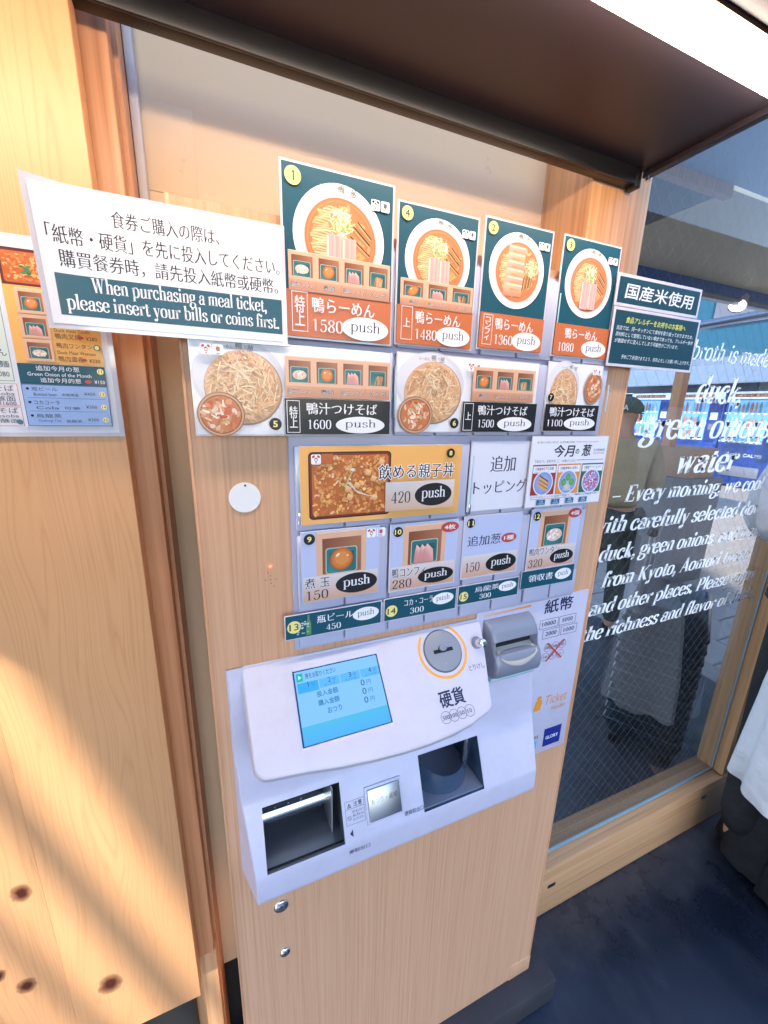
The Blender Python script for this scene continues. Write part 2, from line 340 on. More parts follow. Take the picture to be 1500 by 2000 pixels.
INK = None
def ink_mat(name, rough=0.42, coat=0.14, cr=0.08):
    mt = mat(name, (1, 1, 1), rough, coat=coat); nb = NB(mt); mt.node_tree.nodes['Principled BSDF'].inputs['Coat Roughness'].default_value = cr
    a = nb.new('ShaderNodeVertexColor'); a.layer_name = 'ink'; nb.link(a.outputs[0], nb.b.inputs['Base Color']); return mt
class Art:
    """flat print: coloured polygons in mm, u right, v up, stacked in hair-thin layers"""
    def __init__(s): s.v = []; s.f = []; s.c = []; s.z = 0.0
    def up(s, d=0.02): s.z += d
    def poly(s, pts, col, d=0.02):
        s.z += d; b = len(s.v); n = len(pts)
        many = isinstance(col, list)
        s.v += [(p[0], p[1], s.z) for p in pts]; s.f.append(tuple(range(b, b + n)))
        s.c.append([lin(col[i]) for i in range(n)] if many else [lin(col)] * n)
    def multi(s, polys, col, d=0.03):
        s.z += d
        for pts in polys:
            b = len(s.v); s.v += [(p[0], p[1], s.z) for p in pts]; s.f.append(tuple(range(b, b + len(pts)))); s.c.append([lin(col)] * len(pts))
    def rect(s, x0, y0, x1, y1, col, d=0.02): s.poly([(x0, y0), (x1, y0), (x1, y1), (x0, y1)], col, d)
    def frame(s, x0, y0, x1, y1, t, col):
        s.multi([[(x0, y0), (x1, y0), (x1, y0 + t), (x0, y0 + t)], [(x0, y1 - t), (x1, y1 - t), (x1, y1), (x0, y1)],
                 [(x0, y0 + t), (x0 + t, y0 + t), (x0 + t, y1 - t), (x0, y1 - t)], [(x1 - t, y0 + t), (x1, y0 + t), (x1, y1 - t), (x1 - t, y1 - t)]], col)
    def ell(s, cx, cy, rx, ry, col, n=36, d=0.02, a=0.0):
        ca, sa = math.cos(a), math.sin(a)
        s.poly([(cx + rx * math.cos(t) * ca - ry * math.sin(t) * sa, cy + rx * math.cos(t) * sa + ry * math.sin(t) * ca) for t in [2 * math.pi * k / n for k in range(n)]], col, d)
    def ring(s, cx, cy, r0, r1, c0, c1, n=40, ey=1.0, a0=0, a1=2 * math.pi):
        s.z += 0.02
        for k in range(n):
            t0, t1 = a0 + (a1 - a0) * k / n, a0 + (a1 - a0) * (k + 1) / n; b = len(s.v)
            for (r, t) in ((r0, t0), (r1, t0), (r1, t1), (r0, t1)): s.v.append((cx + r * math.cos(t), cy + r * ey * math.sin(t), s.z))
            s.f.append((b, b + 1, b + 2, b + 3)); s.c.append([lin(c0), lin(c1), lin(c1), lin(c0)])
    def disc(s, cx, cy, r, c0, c1, n=36, ey=1.0): s.ring(cx, cy, 0.001, r, c0, c1, n, ey)
    def rrect(s, x0, y0, x1, y1, r, col, d=0.02):
        pts = []
        for (cx, cy, a) in ((x1 - r, y1 - r, 0), (x0 + r, y1 - r, 90), (x0 + r, y0 + r, 180), (x1 - r, y0 + r, 270)):
            for k in range(5): t = math.radians(a + 22.5 * k); pts.append((cx + r * math.cos(t), cy + r * math.sin(t)))
        s.poly(pts, col, d)
    def line(s, pts, wd, col, w1=None, d=0.006):
        s.multi(ribbon_polys(pts, lambda a, b, t: wd if w1 is None else wd + (w1 - wd) * t), col, d)
    def _fit(s, x, y, w_, h, bx0, by0, bx1, by1, shear):
        sx = w_ / max(bx1 - bx0, 1e-6); sy = h / max(by1 - by0, 1e-6)
        return lambda p: (x + (p[0] - bx0) * sx + (p[1] - by0) * sy * shear, y + (p[1] - by0) * sy)
    def text(s, t, x, y, w_, h, col, bold=0.0, mincho=False, vertical=False, shear=0.0, d=0.03, halo=None):
        if t == '1':      # the built-in face draws a bare bar
            k = h * 0.16; X = x + w_ / 2
            s.multi([[(X, y), (X + k, y), (X + k, y + h), (X, y + h)], [(X - h * .22, y + h * .72), (X, y + h * .8), (X, y + h), (X - h * .06, y + h * .9)]], col, d); return
        V, F, a, b, c, e = glyphs(t, bold, mincho, vertical)
        if halo:
            q = h * 0.055
            for ox, oy in ((-q, 0), (q, 0), (0, -q), (0, q), (-q * .7, q * .7), (q * .7, q * .7), (-q * .7, -q * .7), (q * .7, -q * .7)): s.text(t, x + ox, y + oy, w_, h, halo, bold, mincho, vertical, shear, 0.004)
        fn = s._fit(x, y, w_, h, a, b, c, e, shear); s.z += d; k = len(s.v)
        s.v += [(*fn(p), s.z) for p in V]
        for f in F: s.f.append(tuple(i + k for i in f)); s.c.append([lin(col)] * len(f))
    def latin(s, t, x, y, w_, size, col, T=9.0, tn=3.0, shear=0.0, d=0.03, track=0):
        """baseline at y, em size in mm, width fitted"""
        P, adv = serif(t, T, tn, shear * 1.0, track); sy = size / 100; sx = w_ / adv
        s.multi([[(x + p[0] * sx, y + p[1] * sy) for p in q] for q in P], col, d)
    def build(s, name, origin, parent=None, ux=Vector((1, 0, 0)), uy=Vector((0, 0, 1)), material=None, bend=None):
        """origin W-space metres; local axes ux (right), uy (up); print faces ux x uy"""
        n = ux.cross(uy)
        me = bpy.data.meshes.new(name)
        def tr(v):
            z = v[2] / 1000 + (bend(v[0], v[1]) / 1000 if bend else 0)
            return origin + ux * (v[0] / 1000) + uy * (v[1] / 1000) + n * z
        me.from_pydata([tr(v) for v in s.v], [], s.f); me.materials.append(material or INK)
        at = me.color_attributes.new('ink', 'FLOAT_COLOR', 'CORNER'); buf = []
        for c in s.c:
            for q in c: buf += [q[0], q[1], q[2], 1.0]
        at.data.foreach_set('color', buf)
        return put(name, me, parent)

# ------------------------------------------------------------ materials
INK = ink_mat('print_ink')
INK_DULL = ink_mat('vinyl_ink', 0.5, 0.0)
LAMI = mat('laminate_film', lin(hx('#d6d0dc')), 0.12, coat=0.8)
M_LAM = grain_mat('cabinet_woodgrain', lin(hx('#d8a582')), lin(hx('#deaf8e')), lin(hx('#c49272')), 330, 3.0, 0.42)
M_LAMEDGE = grain_mat('cabinet_edge_banding', lin(hx('#d9a27c')), lin(hx('#e2ae8c')), lin(hx('#c88e6a')), 200, 3.0, 0.4)
M_PINE = plank_mat('pine_board', lin(hx('#dfa878')), lin(hx('#c48a5e')), lin(hx('#4a2015')),
    [(-0.195, CZ - 0.811, 0.017, 1.0), (-0.163, CZ - 0.364, 0.030, 0.35), (-0.172, CZ - 0.451, 0.012, 0.5), (-0.181, CZ - 0.148, 0.016, 0.45)])
M_PINE2 = plank_mat('pine_board_knotty', lin(hx('#dfa878')), lin(hx('#c2885c')), lin(hx('#4a2015')),
    [(-0.262, CZ - 0.594, 0.013, 1.0), (-0.281, CZ - 0.750, 0.012, 1.0), (-0.305, CZ - 0.714, 0.010, 1.0)], seed=3.3)
M_JAMB = grain_mat('jamb_wood', lin(hx('#c98f66')), lin(hx('#d8a27c')), lin(hx('#a8704c')), 120, 1.6, 0.45)
M_POST = grain_mat('post_cedar', lin(hx('#d59b68')), lin(hx('#e0ab7c')), lin(hx('#b87f50')), 150, 1.4, 0.45)
M_FRAME = grain_mat('window_frame_wood', lin(hx('#c99a70')), lin(hx('#d6aa82')), lin(hx('#a97c56')), 130, 2.0, 0.42)
M_RAIL = grain_mat('window_rail_wood', lin(hx('#c99a70')), lin(hx('#d6aa82')), lin(hx('#a97c56')), 130, 2.0, 0.42, axis='X')
M_STRIP = mat('grey_corner_trim', lin(hx('#b9b3b4')), 0.5)
M_BLACK = mat('black_painted_steel', lin(hx('#171618')), 0.35)
M_VOID = mat('dark_base_stone', (0.012, 0.012, 0.014), 0.7)
M_GREY = mat('grey_paint', lin(hx('#6e6c70')), 0.6)
M_CHROME = mat('chrome', (0.75, 0.76, 0.8), 0.12, 1.0)
M_STEEL = mat('brushed_steel', (0.42, 0.45, 0.52), 0.34, 1.0)
M_WHITE = mat('white_plastic', lin(hx('#c8c4da')), 0.36, coat=0.1)
M_WHITE2 = mat('off_white_plastic', lin(hx('#c6c1d0')), 0.4, coat=0.05)
for q in (M_WHITE, M_WHITE2):      # handled plastic: faint grime and uneven sheen
    nb = NB(q); c0 = tuple(nb.b.inputs['Base Color'].default_value)[:3]
    n = nb.noise(nb.pos(), 26, 6, 0.7); n2 = nb.noise(nb.mapping(nb.pos(), (500, 500, 40), (0, 0, 0), (0.3, 0.5, 0)), 1, 2, 0.5)
    c = nb.mix(nb.math('MULTIPLY', nb.math('SUBTRACT', n, 0.45, clamp=True), 1.5, clamp=True), c0, tuple(v * k for v, k in zip(c0, (.84, .82, .78))))
    c = nb.mix(nb.math('MULTIPLY', nb.math('GREATER_THAN', n2, 0.72), 0.3), c, tuple(v * .8 for v in c0))
    nb.link(c, nb.b.inputs['Base Color']); nb.link(nb.math('ADD', nb.math('MULTIPLY', n, 0.35), 0.2), nb.b.inputs['Roughness'])
M_LILAC = mat('button_panel_plastic', lin(hx('#aeadc6')), 0.3, coat=0.2)
M_BTN = mat('button_cap_plastic', lin(hx('#bbbbd4')), 0.2, coat=0.5)
M_GREYP = mat('grey_plastic', lin(hx('#7f8496')), 0.3, coat=0.15)
M_GREYD = mat('grey_disc_plastic', lin(hx('#868b98')), 0.35)
M_BEIGEP = mat('warm_grey_plastic', lin(hx('#b0aba8')), 0.35)
M_DARK = mat('dark_plastic', (0.01, 0.011, 0.014), 0.3)
M_TRAYM = mat('tray_metal', (0.20, 0.21, 0.24), 0.35, 0.55)
M_SIDE = mat('pale_tray_plate', (0.42, 0.40, 0.40), 0.3, 0.5)
M_BLUEP = mat('smoky_blue_plastic', lin(hx('#3d5068')), 0.22, coat=0.4)
M_SCOOP = mat('clear_blue_plastic', lin(hx('#4a6484')), 0.15, coat=.6); M_SCOOP.node_tree.nodes['Principled BSDF'].inputs['Alpha'].default_value = .45
M_CYAN = mat('acrylic_edge', lin(hx('#a9ccd6')), 0.2, coat=.6)
M_BEAD = mat('glazing_bead_vinyl', lin(hx('#7f9aa8')), 0.35)
M_PAPER = mat('white_paper', lin(hx('#e9e7ea')), 0.6)

def concrete(name, base, lo, scale=3.0, r0=0.25, r1=0.6):
    mt = mat(name, base, 0.4); nb = NB(mt)
    n = nb.noise(nb.pos(), scale, 5, 0.62); n2 = nb.noise(nb.pos(), 260, 2, 0.5)
    c = nb.mix(nb.math('MULTIPLY', n, 1.1, clamp=True), lo, base)
    sp = nb.math('GREATER_THAN', n2, 0.74); c = nb.mix(nb.math('MULTIPLY', sp, 0.35), c, tuple(min(1, q * 4) for q in base))
    nb.link(c, nb.b.inputs['Base Color'])
    rr = nb.math('ADD', nb.math('MULTIPLY', n, r1 - r0), r0); nb.link(rr, nb.b.inputs['Roughness'])
    nb.bump(n2, 0.25, 0.001); return mt
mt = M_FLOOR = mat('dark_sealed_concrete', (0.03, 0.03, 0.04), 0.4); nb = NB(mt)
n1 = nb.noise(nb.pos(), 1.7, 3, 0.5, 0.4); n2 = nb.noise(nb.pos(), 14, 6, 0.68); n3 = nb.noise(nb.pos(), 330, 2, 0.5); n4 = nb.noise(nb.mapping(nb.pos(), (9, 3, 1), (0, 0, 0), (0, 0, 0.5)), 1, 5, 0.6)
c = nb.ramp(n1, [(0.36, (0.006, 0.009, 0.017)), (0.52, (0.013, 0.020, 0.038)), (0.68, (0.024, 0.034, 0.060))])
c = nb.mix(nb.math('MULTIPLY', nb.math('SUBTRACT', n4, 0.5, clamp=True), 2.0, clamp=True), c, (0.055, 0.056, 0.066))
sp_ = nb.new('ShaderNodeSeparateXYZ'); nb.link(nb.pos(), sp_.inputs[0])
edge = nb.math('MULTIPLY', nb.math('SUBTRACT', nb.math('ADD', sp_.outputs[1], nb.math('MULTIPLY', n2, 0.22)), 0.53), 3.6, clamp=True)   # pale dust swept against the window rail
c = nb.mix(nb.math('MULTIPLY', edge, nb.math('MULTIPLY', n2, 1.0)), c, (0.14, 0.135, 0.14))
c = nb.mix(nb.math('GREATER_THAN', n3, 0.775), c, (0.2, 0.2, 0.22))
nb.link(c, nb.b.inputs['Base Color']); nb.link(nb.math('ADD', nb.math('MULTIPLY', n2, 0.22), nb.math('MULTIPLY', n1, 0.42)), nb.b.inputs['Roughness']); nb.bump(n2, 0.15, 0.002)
M_PLINTH = concrete('grey_stone', (0.05, 0.047, 0.055), (0.010, 0.010, 0.015), 11.0, 0.5, 0.8)
M_PAVE = concrete('pale_paving', (0.42, 0.40, 0.38), (0.30, 0.29, 0.28), 4.0, 0.6, 0.8)
mt = M_WALL = mat('cream_render', lin(hx('#dcc2a0')), 0.7); nb = NB(mt)
n = nb.noise(nb.pos(), 2.2, 5, 0.6); c = nb.mix(nb.math('MULTIPLY', n, 0.7), lin(hx('#dcbf9e')), lin(hx('#c4a583')))
n3 = nb.noise(nb.pos(), 9.0, 6, 0.7); c = nb.mix(nb.math('MULTIPLY', nb.math('GREATER_THAN', n3, 0.68), 0.25), c, lin(hx('#a88c70')))
nb.link(c, nb.b.inputs['Base Color']); nb.bump(nb.noise(nb.pos(), 300, 3, 0.6), 0.2, 0.0006)
mt = M_CANOPY = mat('brown_canopy_sheet', lin(hx('#4a3b38')), 0.42); nb = NB(mt)
n = nb.noise(nb.pos(), 3.0, 4, 0.6); nb.link(nb.mix(n, lin(hx('#272229')), lin(hx('#383038'))), nb.b.inputs['Base Color'])
nb.link(nb.math('ADD', nb.math('MULTIPLY', n, 0.2), 0.33), nb.b.inputs['Roughness'])
# pane glass: see-through with a real Fresnel sheen
def glass_mat(name, tint=(0.78, 0.78, 0.78), ior=1.40):
    mt = bpy.data.materials.new(name); mt.use_nodes = True; t = mt.node_tree; t.nodes.clear()
    fr = t.nodes.new('ShaderNodeFresnel'); ge = t.nodes.new('ShaderNodeNewGeometry'); mr = t.nodes.new('ShaderNodeMapRange')
    mr.inputs[3].default_value = ior; mr.inputs[4].default_value = 1 / ior      # same sheen from both faces
    t.links.new(ge.outputs['Backfacing'], mr.inputs[0]); t.links.new(mr.outputs[0], fr.inputs[0])
    tr = t.nodes.new('ShaderNodeBsdfTransparent'); tr.inputs[0].default_value = (*tint, 1)
    gl = t.nodes.new('ShaderNodeBsdfGlossy'); gl.inputs['Roughness'].default_value = 0.0
    mx = t.nodes.new('ShaderNodeMixShader'); ou = t.nodes.new('ShaderNodeOutputMaterial')
    t.links.new(fr.outputs[0], mx.inputs[0]); t.links.new(tr.outputs[0], mx.inputs[1]); t.links.new(gl.outputs[0], mx.inputs[2]); t.links.new(mx.outputs[0], ou.inputs[0])
    return mt
M_GLASS = glass_mat('window_glass')

# ------------------------------------------------------------ ground
def structure(o): o['kind'] = 'structure'; return o
def sheet(name, x0, x1, y0, y1, z, m, cut=1):
    return structure(link_mesh(name, [(x0, y0, z), (x1, y0, z), (x1, y1, z), (x0, y1, z)], [(0, 1, 2, 3)], m))
sheet('ground', -60, 60, -60, 60, -0.008, M_PLINTH)
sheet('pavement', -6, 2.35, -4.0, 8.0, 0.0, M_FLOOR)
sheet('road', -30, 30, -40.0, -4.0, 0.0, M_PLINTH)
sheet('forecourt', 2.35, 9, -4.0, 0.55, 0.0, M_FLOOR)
pv = sheet('street', 2.35, 40, 0.55, 30.0, -0.004, M_PAVE)
# paving stones of the bright street, seen through the pane
M_SLAB = concrete('paving_slab', (0.46, 0.43, 0.41), (0.34, 0.32, 0.31), 7.0, 0.6, 0.85)
bm = bmesh.new(); bm_box(bm, (0, 0, 0), (0.29, 0.29, 0.02), 0.004, 1); sme = bpy.data.meshes.new('paving_slab'); bm.to_mesh(sme); bm.free(); sme.materials.append(M_SLAB)
for i in range(16):
    for j in range(16):
        o = bpy.data.objects.new('paving_slab', sme); COL.objects.link(o); o.parent = pv
        o.location = (2.5 + i * 0.3, 0.2 + j * 0.3 + (0.15 if i % 2 else 0), random.uniform(-0.012, -0.009)); o.rotation_euler = (0, 0, random.uniform(-0.004, 0.004))

# ------------------------------------------------------------ walls and boards round the machine
wall = box('shop_wall', (-110, 632, -1106), (590, 700, 900), M_WALL)
tag(wall, 'cream rendered wall behind and above the ticket machine, with a dark hairline crack', 'wall')
cr = [(-52, 176), (-46, 177.5), (-40, 176), (-33, 177), (-25, 175), (-18, 176), (-10, 174)]
vs, fs = [], []
for i, (x, z) in enumerate(cr):
    h = 0.9 * math.sin(math.pi * (i + 0.4) / 6.8) + 0.25
    vs += [W(x, 631.2, z - h), W(x, 631.2, z + h)]
for i in range(len(cr) - 1): fs.append((2 * i, 2 * i + 2, 2 * i + 3, 2 * i + 1))
vs = [v for v in vs]
link_mesh('crack', vs, fs, M_VOID, wall)
pt = box('wall_patch', (-58, 630.6, 244), (4, 632.2, 335), M_WALL, wall, 0.5)
box('wall_base', (-140, 640, -1357), (600, 705, -1106), M_VOID, wall)
# left wooden panel: planks of knotty pine
panel = empty('wooden_wall_panel', W(-240, 506, -923), 'tall honey coloured knotty pine board wall on the left edge', 'wall')
box('plank', (-241.0, 500, -923), (-85.5, 526, 640), M_PINE, panel, 0.9)
box('plank', (-420, 500.6, -923), (-241.1, 526, 640), M_PINE2, panel, 0.5)
box('plank', (-640, 500.2, -923), (-420.8, 526, 640), M_PINE2, panel, 1.2)
box('panel_base', (-900, 520, -1357), (-100, 545, -923), M_VOID, panel)
jp = empty('door_jamb', W(-110, 545, -1357), 'narrow reddish wooden jamb between pine board wall and cream wall', 'jamb')
box('jamb_board', (-103.5, 540, -905), (-64.5, 566, 640), M_JAMB, jp, 1.5)
box('jamb_foot', (-101, 543, -1357), (-62, 566, -906), M_FRAME, jp, 1.5)
box('jamb_lining', (-84, 566, -1357), (-60, 631, 640), M_JAMB, jp)
tr = box('corner_trim', (-59.5, 612, 150), (-50, 631.5, 640), M_STRIP, None, 2); tag(tr, 'thin pale grey vertical trim in the corner of the cream wall', 'trim')
post = empty('wooden_post', W(590, 570, -1357), 'square cedar post right of the ticket machine under the canopy bracket', 'post')
box('post_timber', (543, 529, -1357), (623.5, 632, 640), M_POST, post, 1.2)
box('post_cover_strip', (624.5, 548, -1357), (663, 575, 640), M_JAMB, post)

# ------------------------------------------------------------ window: frame, wired glass, white lettering
win = empty('wired_glass_window', W(1100, 590, -1357), 'wooden framed wired glass window covered in white english lettering', 'window')
box('frame_stile', (664, 556, -1176), (700, 640, 420), M_FRAME, win, 1.5)
box('frame_stile', (1500, 557, -1176), (1630, 640, 640), M_FRAME, win, 3)
box('bottom_rail', (664, 557, -1355), (1632, 640, -1183), M_RAIL, win, 3)
# sloping sill down to the pane
vs = [W(664, 559, -1183), W(1500, 559, -1183), W(1500, 641, -1172), W(664, 641, -1172), W(664, 559, -1188), W(1500, 559, -1188), W(1500, 641, -1188), W(664, 641, -1188)]
link_mesh('sill', vs, [(0, 1, 2, 3), (0, 4, 5, 1), (2, 6, 7, 3), (3, 7, 4, 0), (1, 5, 6, 2)], M_RAIL, win)
box('glazing_bead', (700, 585, -1176), (1500, 589, -1166), M_BEAD, win, 0.8)
box('glazing_bead', (1491, 585, -1166), (1497, 589, 640), M_BEAD, win, 0.8)
pane = box('glass_pane', (694, 591, -1174), (1500, 596, 640), M_GLASS, win)
for x in (700, 1430):
    pass
for (x0, x1, z0, z1) in ((748, 775, -1254, -1247), (1409, 1432, -1232, -1226)):
    box('vent_slot', (x0, 555.5, z0 - 4), (x1, 560, z1), M_DARK, win, 1.2)
wv, wf = [], []
def wire(x0, z0, x1, z1, r=0.2):
    b = len(wv); d = Vector((x1 - x0, 0, z1 - z0)).normalized(); n_ = Vector((-d.z, 0, d.x)) * r
    for (x, z) in ((x0, z0), (x1, z1)):
        for q in (n_, Vector((0, -r, 0)), -n_, Vector((0, r, 0))):
            wv.append(W(x + q.x, 593.6 + q.y, z + q.z))
    for k in range(4): wf.append((b + k, b + (k + 1) % 4, b + 4 + (k + 1) % 4, b + 4 + k))
X0, X1, Z0, Z1 = 702, 1492, -1166, 636
sp = 27.0; sl_ = 1.15
for s in (1, -1):
    c0 = Z0 - sl_ * (X1 - X0) if s > 0 else Z0
    c = c0
    while c < Z1 + (sl_ * (X1 - X0) if s < 0 else 0):
        # z = c + s*sl*(x-X0)
        xa, xb = X0, X1
        za, zb = c, c + s * sl_ * (X1 - X0)
        def xof(z): return X0 + (z - c) / (s * sl_)
        pts = []
        lo, hi = (za, zb) if za < zb else (zb, za)
        zlo, zhi = max(lo, Z0), min(hi, Z1)
        if zhi - zlo > 2:
            wire(xof(zlo), zlo, xof(zhi), zhi)
        c += sp * 1.5
M_WIRE = mat('wire', (0.22, 0.21, 0.21), 0.45, 1.0)
wm = link_mesh('wire_mesh', wv, wf, M_WIRE, win); wm['kind'] = 'stuff'
A = Art(); WHT = hx('#f4f2f4')
def gl(t, x0, x1, z, size, T=14.5): A.latin(t, x0 - 700, z + 1180, x1 - x0, size, WHT, T, 4.6, 0.24)
gl('broth is made', 940, 1232, 116, 54, 10)
gl('duck,', 985, 1158, 28, 82)
gl('green onions,', 834, 1330, -51, 84)
gl('water', 968, 1196, -131, 84)
gl('- Every morning, we cook', 775, 1360, -188, 54)
gl('with carefully selected domestic', 735, 1486, -256, 54)
gl('duck, green onions, and water', 768, 1424, -323, 54)
gl('from Kyoto, Aomori Iwate', 792, 1370, -390, 54)
gl('and other places. Please enjoy', 766, 1432, -457, 54)
gl('the richness and flavor of duck.', 752, 1458, -524, 54)
A.build('lettering', W(700, 590.4, -1180), win, material=INK_DULL)
M_FROST = mat('frosted_sticker', lin(hx('#7f98c0')), 0.3)
M_FROST.node_tree.nodes['Principled BSDF'].inputs['Alpha'].default_value = 0.5
for (x, z) in ((1195, -78), (1330, -88)):
    B_ = Art(); B_.ell(0, 0, 52, 34, (1, 1, 1)); B_.build('frosted_sticker', W(x, 597, z), win, material=M_FROST)

# ------------------------------------------------------------ canopy with its lit tube
can = empty('entrance_canopy', W(0, 200, 360), 'dark brown metal canopy over the ticket machine', 'canopy')
box('canopy_sheet', (-700, -420, 352), (637, 516, 363), M_CANOPY, can)
box('side_flange', (626, -420, 344), (638, 516, 352), M_CANOPY, can, 1)
box('rear_angle', (-104, 509, 331), (606, 513.5, 352), M_BLACK, can, 0.8)
box('rear_angle', (-104, 513.5, 331), (606, 527, 334), M_BLACK, can, 0.6)
box('angle_end', (606.5, 509, 327), (618, 527, 352), M_BLACK, can, 1.5)
tube('bolt', [W(630, 508, 344), W(630, 508, 338)], 0.004, M_CHROME, can, 8)
M_TUBE = mat('lit_diffuser', (0.9, 0.9, 0.9), 0.5, emit=(1.0, 0.83, 0.68), es=7.8)
M_TUBEHOUSE = mat('lamp_housing', lin(hx('#6a4a38')), 0.4)
lt = empty('led_tube_light', W(200, 338, 350), 'long bright lit linear lamp under the dark canopy', 'lamp')
bm = bmesh.new(); bm_box(bm, W(-560, 313, 337), W(624, 344, 348), 0.004, 3); me = bpy.data.meshes.new('diffuser'); bm.to_mesh(me); bm.free(); me.materials.append(M_TUBE); put('diffuser', me, lt, 40)
box('housing', (-562, 309, 348.5), (625, 348, 352), M_TUBEHOUSE, lt)

# ------------------------------------------------------------ the ticket machine
mc = empty('ticket_vending_machine', W(285, 540, -1285), 'woodgrain meal ticket vending machine with rows of menu buttons and a white coin unit', 'ticket machine')
hx0, hx1, hz0, hz1 = 12, 468, -622, -504      # opening behind the coin unit
xs, zs = (-24, hx0, hx1, 597), (-1285, hz0, hz1, 178)
vs = [W(x, y, z) for y in (460, 628) for z in zs for x in xs]; fs = []
for j in range(3):
    for i in range(3):
        a = j * 4 + i
        if not (i == 1 and j == 1): fs.append((a, a + 1, a + 5, a + 4))
        fs.append((a + 16 + 4, a + 16 + 5, a + 16 + 1, a + 16))
for i in range(3): fs += [(i, i + 16, i + 17, i + 1), (12 + i, 13 + i, 29 + i, 28 + i)]
for j in range(3): fs += [(j * 4, j * 4 + 4, j * 4 + 20, j * 4 + 16), (j * 4 + 3, j * 4 + 19, j * 4 + 23, j * 4 + 7)]
link_mesh('cabinet', vs, fs, M_LAM, mc)
box('edge_band', (-25, 458.8, -1284), (-21.5, 480, 178.3), M_LAMEDGE, mc, 0.6)
box('edge_band', (594, 458.8, -1284), (598, 480, 178.3), M_LAMEDGE, mc, 0.6)
box('kick_strip', (540, 458.2, -1285.5), (599, 470, -1240), M_LAM, mc, 1.0)
plinth = box('plinth', (-40, 418, -1357), (650, 650, -1286), M_PLINTH, None, 6); tag(plinth, 'low grey stone plinth under the ticket machine', 'plinth')
bp = box('button_panel', (75, 456.5, -303), (547, 462, 168), M_LILAC, mc, 1.5)
# button caps: four tall rows and a low one
rows = [(66, 164), (-34, 61), (-144, -44), (-249, -149)]
cols = [(80, 138), (139.5, 197.5), (201, 256), (257.5, 312.5), (316, 371), (372.5, 430), (434, 487), (488.5, 543)]
bcache = {}
def button(x0, x1, z0, z1):
    k = (round(x1 - x0, 1), round(z1 - z0, 1))
    if k not in bcache:
        bm = bmesh.new(); w2, h2 = (x1 - x0) / 2000 - .0006, (z1 - z0) / 2000 - .0006
        bm_box(bm, (-w2, -0.0045, -h2), (w2, 0.001, h2), 0.0016, 2)
        me = bpy.data.meshes.new('button'); bm.to_mesh(me); bm.free(); me.materials.append(M_BTN)
        me.polygons.foreach_set('use_smooth', [True] * len(me.polygons)); me.set_sharp_from_angle(angle=0.6); bcache[k] = me
    o = bpy.data.objects.new('button', bcache[k]); COL.objects.link(o); o.parent = mc
    o.matrix_parent_inverse = Matrix.Translation(-Vector(mc.location)); o.location = W((x0 + x1) / 2, 456.0, (z0 + z1) / 2)
for (z0, z1) in rows:
    for (x0, x1) in cols: button(x0, x1, z0, z1)
for (x0, x1) in cols: button(x0, x1, -298, -253)
for (x, z0, z1) in ((200, -12, 46), (84.6, -122, -66), (318, -128, -60), (548, 0, 40), (200.5, 82, 150), (315, 84, 150), (433, 84, 150)):
    box('acrylic_glint_strip', (x - 0.8, 450, z0), (x + 0.8, 452, z1), M_CYAN, mc, 0.3)  # bright cyan-white colour stands in for glints on the acrylic
for (x, z) in ((84.6, -128), (318, -134)):
    box('clip', (x - 1.6, 449.5, z - 7), (x + 1.6, 452.5, z + 7), M_CHROME, mc, 0.5)

# coin unit body: a drafted profile with two mouths
prof = [(-312, 457.5), (-330, 455), (-400, 454), (-430, 453), (-445, 450.5), (-462, 446), (-478, 443), (-492, 441.5), (-502, 439.5), (-506, 437.5), (-510, 434.5),
        (-578, 406.5), (-582, 405), (-585, 403.6), (-588, 402.6), (-592, 402), (-622, 401), (-627, 401.6), (-630, 403.5), (-632, 407), (-634, 458)]
def xl(y): return -8 + 0.27 * (458 - y)
def xr(y): return 479 - 0.27 * (458 - y)
def colx(y): 
    return [xl(y) + 0, xl(y) + 0.6, xl(y) + 2.5, 22, 126, 249.5, 357, 362, xr(y) - 2.5, xr(y) - 0.6, xr(y)]
offy = [5, 1.5, 0, 0, 0, 0, 0, 0, 0, 1.5, 5]
vs, fs, idx = [], [], {}
for i, (z, y) in enumerate(prof):
    # far bottom row keeps the back outline
    for j, x in enumerate(colx(y)):
        idx[i, j] = len(vs)
        vs.append(W(x, min(458, y + offy[j]), z))
hole0, hole1 = 10, 12      # rows the mouths span
for i in range(len(prof) - 1):
    for j in range(10):
        if 10 <= i < 13 and j in (3, 5): continue
        if i < 2 and j >= 7: continue
        fs.append((idx[i, j], idx[i + 1, j], idx[i + 1, j + 1], idx[i, j + 1]))
# side walls to the cabinet
for i in range(len(prof) - 1):
    for j, s in ((0, 1), (10, -1)):
        if j == 10 and i < 2: continue
        a = len(vs); k = [idx[i, j], idx[i + 1, j]]
        vs += [W(-8 if j == 0 else 479, 460, prof[i][0]), W(-8 if j == 0 else 479, 460, prof[i + 1][0])]
        fs.append((k[0], a, a + 1, k[1]) if s > 0 else (k[1], a + 1, a, k[0]))
a = len(vs); y2 = prof[2][1]; top = [idx[2, j] for j in range(7, 11)]
vs += [W(362, 460, -396), W(479, 460, -396)]; fs.append((top[0], top[1], top[2], top[3], a + 1, a))
body = link_mesh('coin_unit_body', vs, fs, M_WHITE, mc, 32)
